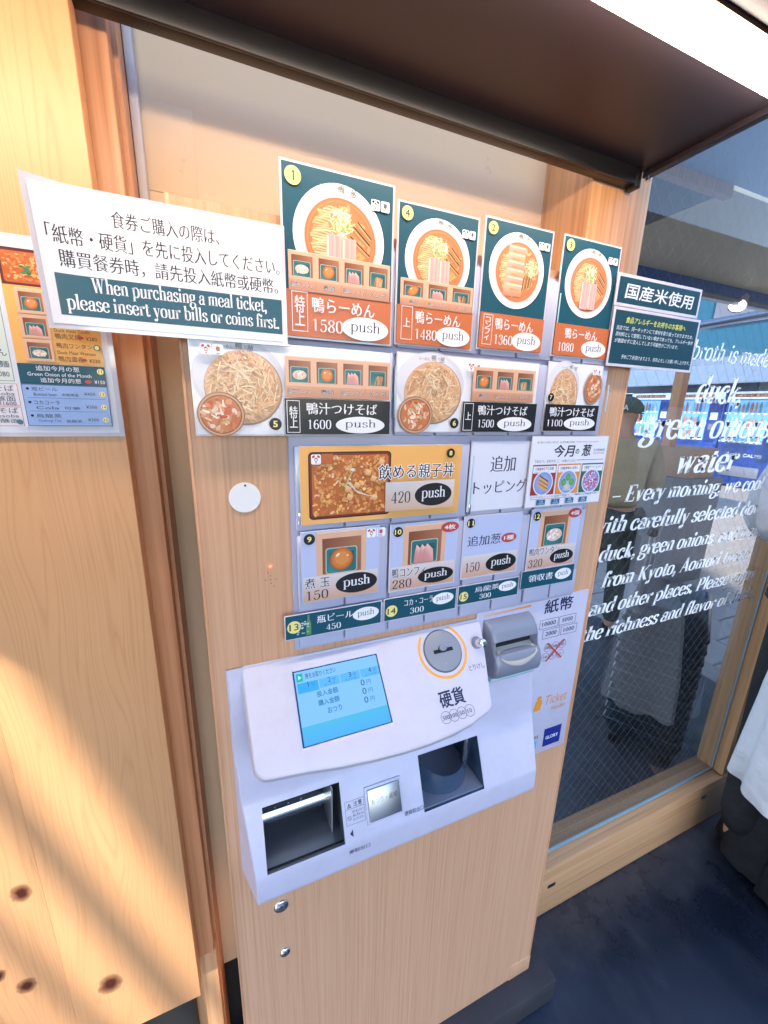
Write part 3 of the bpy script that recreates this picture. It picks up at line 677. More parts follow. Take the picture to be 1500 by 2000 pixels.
# mouth linings
def mouth(name, x0, x1, depth, m, x1b=None):
    yt, yb = 434.5, 403.6; zt, zb = -510, -585
    o = [W(x0, yt, zt), W(x1, yt, zt), W(x1, yb, zb), W(x0, yb, zb)]
    b = [W(x0, yt + depth, zt), W(x1, yt + depth, zt), W(x1, yt + depth, zb - 12), W(x0, yt + depth, zb - 12)]
    return link_mesh(name, o + b, [(0, 1, 5, 4), (1, 2, 6, 5), (2, 3, 7, 6), (3, 0, 4, 7), (4, 5, 6, 7)], m, mc)
tt = mouth('ticket_tray', 22, 126, 75, M_TRAYM)
link_mesh('tray_floor', [W(22.3, 408, -584.3), W(125.7, 408, -584.3), W(125.7, 470, -612), W(22.3, 470, -612)], [(0, 1, 2, 3)], M_DARK, tt)
tube('roller', [W(23, 462, -553), W(113, 462, -553)], 0.013, M_CHROME, tt, 24)
box('tray_side_plate', (113, 428, -592), (115, 505, -511), M_SIDE, tt)
box('rear_flap', (23, 478, -545), (112, 480, -511), M_DARK, tt)
for x in (40, 58, 76): box('rivet', (x - 0.9, 450, -536), (x + .9, 452, -534), M_CHROME, tt, .4)
ct = mouth('coin_tray', 249.5, 357, 70, M_BLUEP)
# round clear scoop in the coin mouth
vs, fs = [], []; n = 28
for k in range(n + 1):
    t = math.pi * (1 + k / n); cx, cy, r = 302, 466, 50
    for (rr, z) in ((r, -582), (r, -535), (r - 2, -535), (r - 2, -582)):
        vs.append(W(cx + rr * math.cos(t), cy + rr * math.sin(t) * 1.02, z + (0 if z < -540 else 26 * (1 + math.sin(t)) - 14)))
for k in range(n):
    for q in range(4):
        a, b = k * 4 + q, k * 4 + (q + 1) % 4; fs.append((a, b, b + 4, a + 4))
link_mesh('scoop', vs, fs, M_SCOOP, ct, 50)
box('tray_base', (250, 408, -590), (356.6, 503, -583), M_GREYP, ct)
box('coin_chute', (256, 498, -560), (283, 503.6, -525), M_DARK, ct)
# jamb right of the coin mouth flares out
link_mesh('mouth_jamb', [W(357.2, 434, -509.5), W(357.2, 403.2, -585), W(366, 403.0, -585.5), W(358.6, 434, -509.5)], [(0, 1, 2, 3)], M_WHITE, body)
rb = box('return_button_frame', (160, 405, -574), (217, 432, -529), M_WHITE, mc, 2)
def slope_box(name, x0, x1, t0, t1, h, m, parent, bev=0.8):
    """flat box lying on the slanted mouth face, t along it from top"""
    d = Vector((0, -30.9, -75)).normalized(); n_ = Vector((0, -d.z, d.y)) * -1
    n_ = Vector((0, -75, 30.9)).normalized()
    O = Vector((0, 434.5, -510))
    bm = bmesh.new(); bm_box(bm, (0, 0, 0), (x1 - x0, t1 - t0, h), bev, 2)
    me = bpy.data.meshes.new(name)
    for v in bm.verts:
        p = O + Vector((x0 + v.co.x, 0, 0)) + d * (t0 + v.co.y) + n_ * v.co.z; v.co = W(p.x, p.y, p.z)
    bmesh.ops.recalc_face_normals(bm, faces=bm.faces); bm.to_mesh(me); bm.free(); me.materials.append(m)
    return put(name, me, parent, 40), O, d, n_
bpy.data.objects.remove(rb)
rb, O_, d_, n_ = slope_box('return_button_frame', 160, 217, 18, 69, 2.0, M_WHITE, mc, 1.2)
slope_box('return_button', 163.5, 213.5, 22, 65, 4.4, M_STEEL, mc, 1.4)
def slope_art(A, name, x0, t, h, m=None):
    p = O_ + Vector((x0, 0, 0)) + d_ * t + n_ * h
    return A.build(name, W(p.x, p.y, p.z), mc, Vector((1, 0, 0)), -d_, m)
NAVY = hx('#1c2550')
A = Art(); A.text('おつり・返却', 0, 0, 40, 7.4, hx('#5c6274')); slope_art(A, 'lettering', 168, 42, 4.7, INK_DULL)
A = Art(); A.frame(0, 0, 28, 31, 0.35, NAVY); A.rect(0, 20.5, 28, 20.9, NAVY); A.text('注意', 12, 22.5, 13, 6.6, NAVY)
A.multi([[(3, 22.5), (9, 22.5), (8.4, 23.2), (3.6, 23.2)], [(3, 22.5), (3.8, 22.5), (6.4, 27.6), (6, 28.4)], [(9, 22.5), (6, 28.4), (5.7, 27.6), (8.2, 22.5)], [(5.7, 24), (6.3, 24), (6.3, 26), (5.7, 26)]], NAVY)
for i, t in enumerate(('取り出し口より', '奥に手を入れ', 'ないでください')): A.text(t, 10, 14.5 - i * 5.2, 16.5, 3.4, NAVY)
A.ring(5, 9, 2.4, 2.8, NAVY, NAVY, 16); A.line([(3.2, 10.8), (6.8, 7.2)], 0.4, NAVY)
slope_art(A, 'warning_print', 130.5, 60, 0.35, INK_DULL)
A = Art(); A.poly([(0, 5), (4.5, 0), (4.5, 10)], NAVY); slope_art(A, 'arrow_print', 134, 76, 0.35, INK_DULL)
A = Art(); A.text('券取出口', 0, 0, 31, 7.2, NAVY); A.build('lettering', W(131, 401.2, -604), mc, material=INK_DULL)
A = Art(); A.text('硬貨取出口', 0, 0, 31, 6.4, NAVY); slope_art(A, 'lettering', 217.5, 76, 0.35, INK_DULL)

# slanted front plate (45 degrees): y = z + 772
def PLp(x, z, h=0.0):      # point of the plate plane, h mm proud of it
    q = h / math.sqrt(2); return W(x, z + 772 - q, z + q)
out = []
def arc(cx, cz, r, a0, a1, k=7): return [(cx + r * math.cos(math.radians(a0 + (a1 - a0) * i / k)), cz + 0.8 * r * math.sin(math.radians(a0 + (a1 - a0) * i / k))) for i in range(k + 1)]
out += arc(347, -319, 11, 90, 10) + [(355, -330)] + arc(319, -391, 13, 0, -85) + [(290, -407.5), (260, -410.5), (225, -412), (190, -412), (150, -410.5), (110, -408), (70, -404)]
out += arc(29, -389, 15, -95, -180) + [(12, -350), (10.5, -320)] + [(10.5, -312.5), (12, -310.2)]
out = out[::-1]     # counter-clockwise seen from the front
def inset(pts, d):
    n = len(pts); res = []
    for i in range(n):
        a, b, c = pts[i - 1], pts[i], pts[(i + 1) % n]
        e1 = (b[0] - a[0], b[1] - a[1]); e2 = (c[0] - b[0], c[1] - b[1])
        l1 = math.hypot(*e1) or 1; l2 = math.hypot(*e2) or 1
        n1 = (-e1[1] / l1, e1[0] / l1); n2 = (-e2[1] / l2, e2[0] / l2)
        s = (n1[0] + n2[0], n1[1] + n2[1]); k = 1 + n1[0] * n2[0] + n1[1] * n2[1]
        k = max(k, 0.5); res.append((b[0] + s[0] * d / k, b[1] + s[1] * d / k))
    return res
ar = sum(out[i][0] * out[(i + 1) % len(out)][1] - out[(i + 1) % len(out)][0] * out[i][1] for i in range(len(out)))
if ar < 0: out = out[::-1]
SX0, SX1, SZ0, SZ1 = 69, 183.5, -386.5, -325.5       # display opening
bm = bmesh.new()
loops = []
for (d, h, back) in ((3.2, 0, 0), (1.6, -0.4, 0), (0.5, -1.5, 0), (0, -3.2, 0), (-1.5, -9, 0), (-3, 0, 1)):
    L = []
    for (x, z) in inset(out, d):
        if back: L.append(bm.verts.new(W(x, 457.5, z - 16)))
        else: L.append(bm.verts.new(PLp(x, z, h)))
    loops.append(L)
n = len(out)
for a, b in zip(loops[:-1], loops[1:]):
    for i in range(n):
        j = (i + 1) % n; bm.faces.new((a[i], b[i], b[j], a[j]))
hl = []
for (g, h) in ((4.5, 0), (0.8, -1.6), (0, -2.2), (0, -6)):
    hl.append([bm.verts.new(PLp(x, z, h)) for (x, z) in ((SX0 - g, SZ0 - g), (SX1 + g, SZ0 - g), (SX1 + g, SZ1 + g), (SX0 - g, SZ1 + g))])
for a, b in zip(hl[:-1], hl[1:]):
    for i in range(4): bm.faces.new((a[i], a[(i + 1) % 4], b[(i + 1) % 4], b[i]))
bm.edges.ensure_lookup_table()
es = [bm.edges.get((loops[0][i], loops[0][(i + 1) % n])) for i in range(n)] + [bm.edges.get((hl[0][i], hl[0][(i + 1) % 4])) for i in range(4)]
bmesh.ops.triangle_fill(bm, use_beauty=True, use_dissolve=False, edges=es)
bmesh.ops.recalc_face_normals(bm, faces=bm.faces)
me = bpy.data.meshes.new('screen_plate'); bm.to_mesh(me); bm.free(); me.materials.append(M_WHITE2)
plate = put('screen_plate', me, mc, 28)
def plate_art(A, name, x, z, h=0.25, m=None, parent=None):
    return A.build(name, PLp(x, z, h), parent or mc, Vector((1, 0, 0)), Vector((0, 1, 1)).normalized(), m or INK_DULL)
# lit display
M_SCR = bpy.data.materials.new('lit_display'); M_SCR.use_nodes = True; nb = NB(M_SCR)
a = nb.new('ShaderNodeVertexColor'); a.layer_name = 'ink'; nb.link(a.outputs[0], nb.b.inputs['Emission Color']); nb.b.inputs['Emission Strength'].default_value = 0.21
nb.b.inputs['Base Color'].default_value = (0.01, 0.012, 0.02, 1); nb.b.inputs['Roughness'].default_value = 0.12
A = Art(); SW, SH = SX1 - SX0, (SZ1 - SZ0) * math.sqrt(2)
c1, c2, c3 = hx('#7fbdf4'), hx('#5cb0f0'), hx('#4fb4dc')
A.rect(0, 0, SW, SH, hx('#10407a')); A.rect(2, 1.2, SW - 1.6, SH - 1.4, c1)
A.poly([(2, 1.2), (SW - 1.6, 1.2), (SW - 1.6, 21.5), (2, 21.5)], [hx('#4ea8ee'), hx('#4ea8ee'), c3, c3])
A.rect(4, SH - 13.5, 12, SH - 4, hx('#1fae9c')); A.poly([(6.5, SH - 11.5), (10.5, SH - 8.8), (6.5, SH - 6)], hx('#bfeeff'))
ink2 = hx('#285a86')
A.text('券をお取りください', 15, SH - 12, 40, 7.0, ink2, 0.01)
for i in range(4):
    x = 4 + i * 27.6; A.rect(x, SH - 27.5 if i == 0 else SH - 26, x + 26, SH - 15.5, hx('#3aa4ee') if i == 0 else c2)
    A.text(str(i + 1), x + 11, SH - 21.5, 4, 6, ink2); A.text('枚', x + 17, SH - 21.5, 5, 5, hx('#3f86bc'))
    if i: A.text('まとめ買い', x + 6, SH - 25.6, 18, 3.2, hx('#3f86bc'))
for i, t in enumerate(('投入金額', '購入金額', 'おつり')):
    y = SH - 36 - i * 10.5; ww = 27 if i < 2 else 18
    A.text(t, 26 + (0 if i < 2 else 10), y, ww, 7, hx('#1f6ea4'), 0.012); A.text('0', 84, y + 0.5, 5.4, 7.6, hx('#1a4f7c')); A.text('円', 92, y + .5, 6, 6, hx('#2e79b0'))
plate_art(A, 'display', SX0, SZ0, -2.4, M_SCR, plate)
# coin entry disc with its orange arc
def plate_prism(name, cx, cz, r, h0, h1, m, n=48, bev=0.8, parent=None, sx=1.0, sy=1.0):
    vs, fs = [], []
    rings = [(r, h0), (r, h1 - bev), (r - bev * 0.35, h1 - bev * 0.3), (r - bev, h1)]
    ux, uy = Vector((1, 0, 0)), Vector((0, 1, 1)).normalized()
    for rr, h in rings:
        for k in range(n):
            t = 2 * math.pi * k / n; vs.append(PLp(cx, cz, h) + (ux * math.cos(t) * rr * sx + uy * math.sin(t) * rr * sy) / 1000)
    for i in range(len(rings) - 1):
        for k in range(n): fs.append((i * n + k, i * n + (k + 1) % n, (i + 1) * n + (k + 1) % n, (i + 1) * n + k))
    fs.append(tuple((len(rings) - 1) * n + k for k in range(n)))
    return link_mesh(name, vs, fs, m, parent or mc, 40)
DX, DZ = 281, -337
coin = plate_prism('coin_entry_disc', DX, DZ, 28.5, -0.5, 2.2, M_GREYD)
A = Art(); A.ring(0, 0, 28.6, 30.2, hx('#5a5c68'), hx('#5a5c68'), 48); plate_art(A, 'disc_gap', DX, DZ, 0.15)
A = Art(); A.ring(0, 0, 34.6, 38.2, hx('#e8a23c'), hx('#e8a23c'), 60, 1, math.radians(138), math.radians(431)); plate_art(A, 'orange_arc', DX, DZ, 0.2)
A = Art(); A.rect(-15.5, -2.6, 15.5, 2.6, (0.02, 0.02, 0.03)); A.ell(0, 2.5, 7.5, 5.5, (0.05, 0.05, 0.07), 24); A.rect(-15.5, -2.6, 15.5, 2.2, (0.01, .01, .015))
plate_art(A, 'coin_slot', DX, DZ, 2.4, None, coin)
plate_prism('coin_slot_lip', DX, DZ + 2.4, 7.5, 2.0, 5.4, M_GREYP, 24, 0.8, coin, 0.8, 0.62)
plate_prism('led_dot', DX - 2, DZ - 12.5, 0.8, 2, 2.8, mat('amber_dot', lin(hx('#c9a98a')), 0.4), 12, 0.2, coin)
# cancel button: a chrome stub
p0, p1 = PLp(339, -337, 0), PLp(339, -337, 20)
ax = Vector((0.1, -1, 0.55)).normalized()
tube('cancel_button_collar', [p0, p0 + ax * 0.0035], [0.0088, 0.008], M_GREYP, mc, 24)
cb = tube('cancel_button', [p0, p0 + ax * 0.016, p0 + ax * 0.018, p0 + ax * 0.0186], [0.0062, 0.0062, 0.0054, 0.004], M_CHROME, mc, 24)
A = Art(); A.text('とりけし', 0, 0, 26, 7.6, NAVY); plate_art(A, 'lettering', 313, -362)
A = Art(); A.text('硬貨', 0, 0, 39, 22, NAVY, 0.018); plate_art(A, 'lettering', 253.5, -388)
A = Art()
for i, t in enumerate(('500', '100', '50', '10')):
    A.ring(8 + i * 12.3, 8, 7.0, 7.5, NAVY, NAVY, 28); w_ = (10, 9.4, 7.4, 6.6)[i]; A.text(t, 8 + i * 12.3 - w_ / 2, 5.4, w_, 5.2, NAVY)
plate_art(A, 'lettering', 248, -401)

# bill plate and bill slot
bpl = box('bill_plate', (352, 457.2, -628), (587, 461, -300), M_WHITE, mc, 1.2)
A = Art(); O1 = (480, -628)
def at(x, z): return x - 480, z + 628
A.text('紙幣', *at(489, -330), 63, 26, NAVY, 0.012)
for (x, z, w_, t) in ((483, -358, 41, '10000'), (526, -358, 38, '5000'), (492, -378, 38, '2000'), (533, -378, 37, '1000')):
    a_, b_ = at(x, z); A.frame(a_, b_, a_ + w_, b_ + 17.5, 0.6, NAVY); tw = 5.6 * len(t) + 2; A.text(t, a_ + (w_ - tw) / 2, b_ + 5, tw, 8, NAVY)
for j, row in enumerate((('500', '100', '50'), ('10', '5', '1'))):
    for i, t in enumerate(row):
        cx, cy = at(508 + i * 17 - j * 3, -397 - j * 18); A.ring(cx, cy, 7.6, 8.2, NAVY, NAVY, 28); w_ = 3.6 * len(t); A.text(t, cx - w_ / 2, cy - 2.8, w_, 5.4, NAVY)
RED = hx('#c8453e')
A.line([at(506, -388), at(543, -424)], 3, RED, d=0.05); A.line([at(545, -388), at(508, -424)], 3, RED, d=0.05)
A.build('bill_plate_print', W(480, 456.9, -628), mc, material=INK_DULL); A = Art()
OR = hx('#e39a5a')
A.text('Ticket', *at(520, -520), 52, 20, OR, 0.0, shear=0.12); A.text('Vender', *at(538, -536), 36, 10, OR, 0.0)
A.poly([at(496, -527), at(512, -527), at(514, -506), at(506, -504), at(499, -506)], hx('#e8962c')); A.ell(*at(506, -500), 5, 4, hx('#e8962c'), 14)
A.build('orange_lettering', W(480, 456.9, -628), mc, material=INK_DULL); A = Art()
a_, b_ = at(531, -616); A.poly([(a_, b_), (a_ + 42, b_), (a_ + 42, b_ + 40), (a_, b_ + 40)], hx('#1c2a86')); A.text('GLORY', a_ + 5, b_ + 15, 31, 7.6, hx('#e8e8f4'), 0.02)
A.build('maker_badge', W(480, 456.9, -628), mc, material=INK_DULL); A = Art()
A.text('20M', *at(496, -592), 20, 8, hx('#3a4668')); A.rect(*at(499, -614), *at(515, -596), hx('#5aaee0')); A.rect(*at(503, -611), *at(511, -603), hx('#d4ecfa'))
A.build('model_print', W(480, 456.9, -628), mc, material=INK_DULL)
A = Art(); A.poly([(0, 0), (92, 2), (92, 6), (0, 3)], [hx('#e4b49c'), hx('#e4905a'), hx('#e4905a'), hx('#e4b49c')]); A.build('orange_stripe', W(366, 456.8, -312), mc, material=INK_DULL)
bx0, bx1 = 366, 455
bprof = [(-317, 457), (-318, 450), (-322, 441), (-330, 434), (-341, 429), (-343, 431), (-352, 446), (-360, 446), (-361, 424), (-365, 420), (-376, 416), (-388, 415.5), (-396, 418), (-400, 424), (-401, 457)]
vs, fs = [], []
nb_ = len(bprof); cols_ = []
for (dx, dy) in ((0, 6), (1.2, 2), (4, 0), (10, 0), (16, 0), (20, 0)): cols_.append((bx0 + dx, dy))
mid = []
for (dx, dy) in ((20, 0), (16, 0), (10, 0), (4, 0), (1.2, 2), (0, 6)): mid.append((bx1 - dx, dy))
cc = cols_ + mid
for i, (z, y) in enumerate(bprof):
    for j, (x, dy) in enumerate(cc):
        yy = y + dy
        inner = 4 <= j <= 7 or True
        if i in (5, 6, 7) and j in (0, 1, 2, 11, 10, 9): yy = {5: 429, 6: 427.5, 7: 425.5}[i] + dy
        if i in (8, 9, 10) and 3 <= j <= 8:
            s_ = math.sin(math.pi * (x - bx0 - 10) / (bx1 - bx0 - 20)); yy += 0
        vs.append(W(x, min(yy, 457.5), z))
for i in range(nb_ - 1):
    for j in range(len(cc) - 1):
        fs.append((i * 12 + j, (i + 1) * 12 + j, (i + 1) * 12 + j + 1, i * 12 + j + 1))
for i in range(nb_ - 1):
    for j in (0, 11):
        a = len(vs); vs += [W(cc[j][0], 457.6, bprof[i][0]), W(cc[j][0], 457.6, bprof[i + 1][0])]
        fs.append((i * 12 + j, a, a + 1, (i + 1) * 12 + j))
bz = link_mesh('bill_slot', vs, fs, M_GREYP, mc, 38)
box('slot_opening', (374, 440, -358), (447, 447, -345), M_DARK, bz)
# pale tongue bulging under the slot
vs, fs = [], []; nu, nv = 14, 8
for i in range(nu + 1):
    u = i / nu
    for j in range(nv + 1):
        v = j / nv; x = 376 + 70 * u; dz = 22 * (0.35 + 0.65 * math.sin(math.pi * u) ** 0.7)
        z = -357 - dz * v; y = 441 - 27 * math.sin(v * math.pi / 2) * (0.82 + 0.18 * math.sin(math.pi * u)) 
        vs.append(W(x, y, z))
for i in range(nu):
    for j in range(nv): a = i * (nv + 1) + j; fs.append((a, a + 1, a + nv + 2, a + nv + 1))
link_mesh('bill_tongue', vs, fs, M_BEIGEP, bz, 60)
box('clear_lip', (367, 428, -411), (455, 456, -404), M_CYAN, mc, 2)
# locks, hanging tag, lamp, speaker holes
for (x, z, r) in ((42, -737, 11), (44, -839, 8)):
    p = W(x, 460, z)
    lk = tube('lock', [p, p + Vector((0, -0.0028, 0)), p + Vector((0, -0.0038, 0)), p + Vector((0, -0.0036, 0)), p + Vector((0, -0.003, 0))], [r / 1000, r / 1000, r / 1000 * 0.85, r / 1000 * 0.55, r / 1000 * 0.5], M_CHROME, mc, 28)
    tube('lock_core', [p + Vector((0, -0.002, 0)), p + Vector((0, -0.0048, 0))], r / 2200, M_STEEL, lk, 20)
    box('keyhole', (x - 0.5, 455.0, z - r * .28), (x + 0.5, 456, z + r * .28), M_DARK, lk)
tube('indicator_lamp', [W(50, 460.5, -186), W(50, 459, -186)], 0.0013, mat('red_lamp', (0.5, 0.01, 0.01), 0.3, emit=(1, 0.05, 0.03), es=3), mc, 12)
for (x, z) in ((0, 0), (0, 5), (0, -5), (-6, 0), (6, 0), (3, -9), (-3, 9)):
    tube('speaker_hole', [W(50 + x, 459.9, -203 + z), W(50 + x, 459.6, -203 + z)], 0.0006, M_DARK, mc, 8)
hd = tube('round_tag', [W(26.5, 459.4, -101), W(26.5, 458.6, -101)], 0.0168, M_PAPER, None, 40)
tag(hd, 'small round white paper disc stuck left of the orange number 8 card', 'sticker')
tube('tag_pin', [W(27.5, 458.9, -87.5), W(27.5, 458.1, -87.5)], 0.0012, M_DARK, hd, 10)

# ------------------------------------------------------------ printed menu cards
TEAL = hx('#0a4c60'); TEAL2 = hx('#083f50'); ORG = hx('#c56a3c'); WHC = hx('#eceaf2'); BLK = hx('#15161c'); YEL = hx('#f0e08a'); NAV = hx('#1b2140')
DKO = hx('#7a3418')
def jit(c, a): 
    k = random.uniform(-a, a); return tuple(min(1, max(0, v + k)) for v in c)
def mixc(a, b, t): return tuple(a[i] + (b[i] - a[i]) * t for i in range(3))
def strands(A, cx, cy, rx, ry, n, cols, wd, lens=(6, 14), curl=1.0, seed=None, flow=None):
    """n thin curved strands inside an ellipse"""
    for k in range(n):
        t = random.uniform(0, 2 * math.pi); r = math.sqrt(random.random()) * 0.93
        x, y = cx + rx * r * math.cos(t), cy + ry * r * math.sin(t)
        ang = flow(x, y) if flow else random.uniform(0, math.pi * 2)
        L = random.uniform(*lens); st = L / 7; pts = []; c = random.uniform(-curl, curl) / 7
        for i in range(8):
            if ((x - cx) / rx) ** 2 + ((y - cy) / ry) ** 2 > 1: break
            pts.append((x, y)); x += math.cos(ang) * st; y += math.sin(ang) * st; ang += c
        if len(pts) > 2:
            col = random.choice(cols); A.line(pts, wd * random.uniform(0.8, 1.2), jit(col, 0.05))
def noodle_heap(A, cx, cy, rx, ry, n=150, s=1.0):
    A.ell(cx + .6, cy - .8, rx * 1.03, ry * 1.03, hx('#b08870')); A.ell(cx, cy, rx, ry, hx('#deb89c'))
    cols = [hx('#eec49c'), hx('#e6b488'), hx('#f4d4b0'), hx('#dca67c'), hx('#ecc094')]
    fl = lambda x, y: math.atan2(y - cy, x - cx) + math.pi / 2 + 0.9 * math.sin(x * 0.35 / s) + random.uniform(-.5, .5)
    strands(A, cx, cy, rx * 0.99, ry * 0.99, n * 2, [hx('#d09c74'), hx('#d8a880')] + cols, 1.0 * s, (14 * s, 30 * s), 1.3, flow=fl)
    strands(A, cx, cy, rx * 0.96, ry * 0.96, n, cols, 1.05 * s, (14 * s, 30 * s), 1.3, flow=fl)
    strands(A, cx - rx * .1, cy + ry * .1, rx * 0.8, ry * 0.8, n // 3, [hx('#fae6c8'), hx('#f6dcb8')], 0.8 * s, (5 * s, 14 * s), 2.0, flow=fl)
def soup_cup(A, cx, cy, rx, ry, s=1.0):
    A.ell(cx, cy, rx, ry, hx('#9a6a4c')); A.ell(cx, cy, rx * .95, ry * .95, hx('#c8a084')); A.ell(cx, cy, rx * .88, ry * .88, hx('#96583a')); A.ell(cx, cy, rx * .82, ry * .82, hx('#be7448'))
    for k in range(60):
        t = random.uniform(0, 6.28); r = math.sqrt(random.random()) * .74
        c = random.choice([hx('#cc7850'), hx('#d48a60'), hx('#e0b090'), hx('#c05c40'), hx('#d8a080'), hx('#c88058'), hx('#e8ccbc')])
        A.ell(cx + rx * r * math.cos(t), cy + ry * r * math.sin(t), random.uniform(.08, .2) * rx, random.uniform(.05, .13) * ry, jit(c, .05), 9, 0.004, random.uniform(0, 3))
    for k in range(8):
        t = random.uniform(0, 6.28); r = random.random() * .6; x, y = cx + rx * r * math.cos(t), cy + ry * r * math.sin(t); a = random.uniform(0, 3)
        c = random.choice([hx('#f0e4dc'), hx('#e8dccc'), hx('#b4b86c'), hx('#d84a34')])
        A.line([(x, y), (x + math.cos(a) * rx * .3, y + math.sin(a) * rx * .3)], rx * .11, c, rx * .05)
def onion_ball(A, cx, cy, r):
    A.disc(cx, cy, r, hx('#b8ac74'), hx('#c08a58'), 20)
    strands(A, cx, cy, r * 1.12, r * 1.12, 70, [hx('#e6e2bc'), hx('#cfd29a'), hx('#b6c07c'), hx('#f1eed6'), hx('#d8c890')], r * 0.075, (r * .5, r * 1.5), 3.2)
    strands(A, cx, cy + r * .2, r * .7, r * .7, 26, [hx('#9ab464'), hx('#bccb8c'), hx('#f6f4e2')], r * 0.06, (r * .5, r * 1.1), 3)
    for k in range(12):
        a = random.uniform(.2, 2.9); A.line([(cx + r * .7 * math.cos(a), cy + r * .7 * math.sin(a)), (cx + r * 1.25 * math.cos(a + .1), cy + r * 1.25 * math.sin(a + .1))], r * .05, hx('#e8e6c8'), r * .02)
def slice_pink(A, x0, y0, x1, y1, fat=True):
    n = 9; cols = [hx('#e4b6b0'), hx('#dca8a6'), hx('#dfaaa8'), hx('#d89e9e'), hx('#dea8a4'), hx('#e6b8b0'), hx('#d89c9e'), hx('#dca6a2'), hx('#e4b4aa')]
    r = (x1 - x0) * 0.12; A.rrect(x0, y0, x1, y1, r, cols[0])
    for i in range(n - 1):
        a, b = x0 + (x1 - x0) * i / n, x0 + (x1 - x0) * (i + 1) / n
        e = r if i == 0 else 0; A.poly([(a + .1, y0 + r * .6), (b, y0 + r * .3), (b, y1 - r * .3), (a + .1, y1 - r * .6)], [jit(cols[i], .03), cols[i + 1], jit(cols[i + 1], .03), cols[i]], 0.004)
    if fat: A.line([(x0 + (x1 - x0) * .08, y0 + r), (x0 + (x1 - x0) * .1, y1 - r)], (x1 - x0) * .11, hx('#f2dcd0'))
def icons(A, x, y, s, red=False):
    c = hx('#b84840') if red else hx('#2a3540')
    for k in range(2):
        A.rrect(x + k * s * 1.1, y, x + s + k * s * 1.1, y + s, s * .16, hx('#f2f1f6'))
    A.ell(x + s * .24, y + s * .78, s * .17, s * .12, c, 10, a=.6); A.ell(x + s * .76, y + s * .78, s * .17, s * .12, c, 10, a=-.6)
    A.ring(x + s * .5, y + s * .48, s * .12, s * .18, c, c, 12, 1.2); A.poly([(x + s * .38, y + s * .55), (x + s * .62, y + s * .55), (x + s * .5, y + s * .74)], c); A.ell(x + s * .5, y + s * .17, s * .08, s * .06, c, 8)
    X = x + s * 1.6; A.line([(X, y + s * .3), (X, y + s * .9)], s * .06, c)
    for q in (.45, .58, .71):
        A.ell(X - s * .1, y + s * q, s * .11, s * .06, c, 8, a=-.5); A.ell(X + s * .1, y + s * q, s * .11, s * .06, c, 8, a=.5)
    A.rect(X - s * .16, y + s * .12, X + s * .16, y + s * .2, c)
def rim_text(A, cx, y, w_, c=hx('#4a4a44')):
    A.text('らーめん', cx - w_ * .5, y - w_ * .035, w_ * .36, w_ * .1, mixc(c, (1, 1, 1), .3)); A.text('鴨', cx - w_ * .08, y - w_ * .03, w_ * .17, w_ * .17, c, 0, shear=.1)
    A.text('と', cx + w_ * .16, y, w_ * .07, w_ * .08, c); A.text('葱', cx + w_ * .22, y - w_ * .07, w_ * .17, w_ * .16, c, 0, shear=.1)
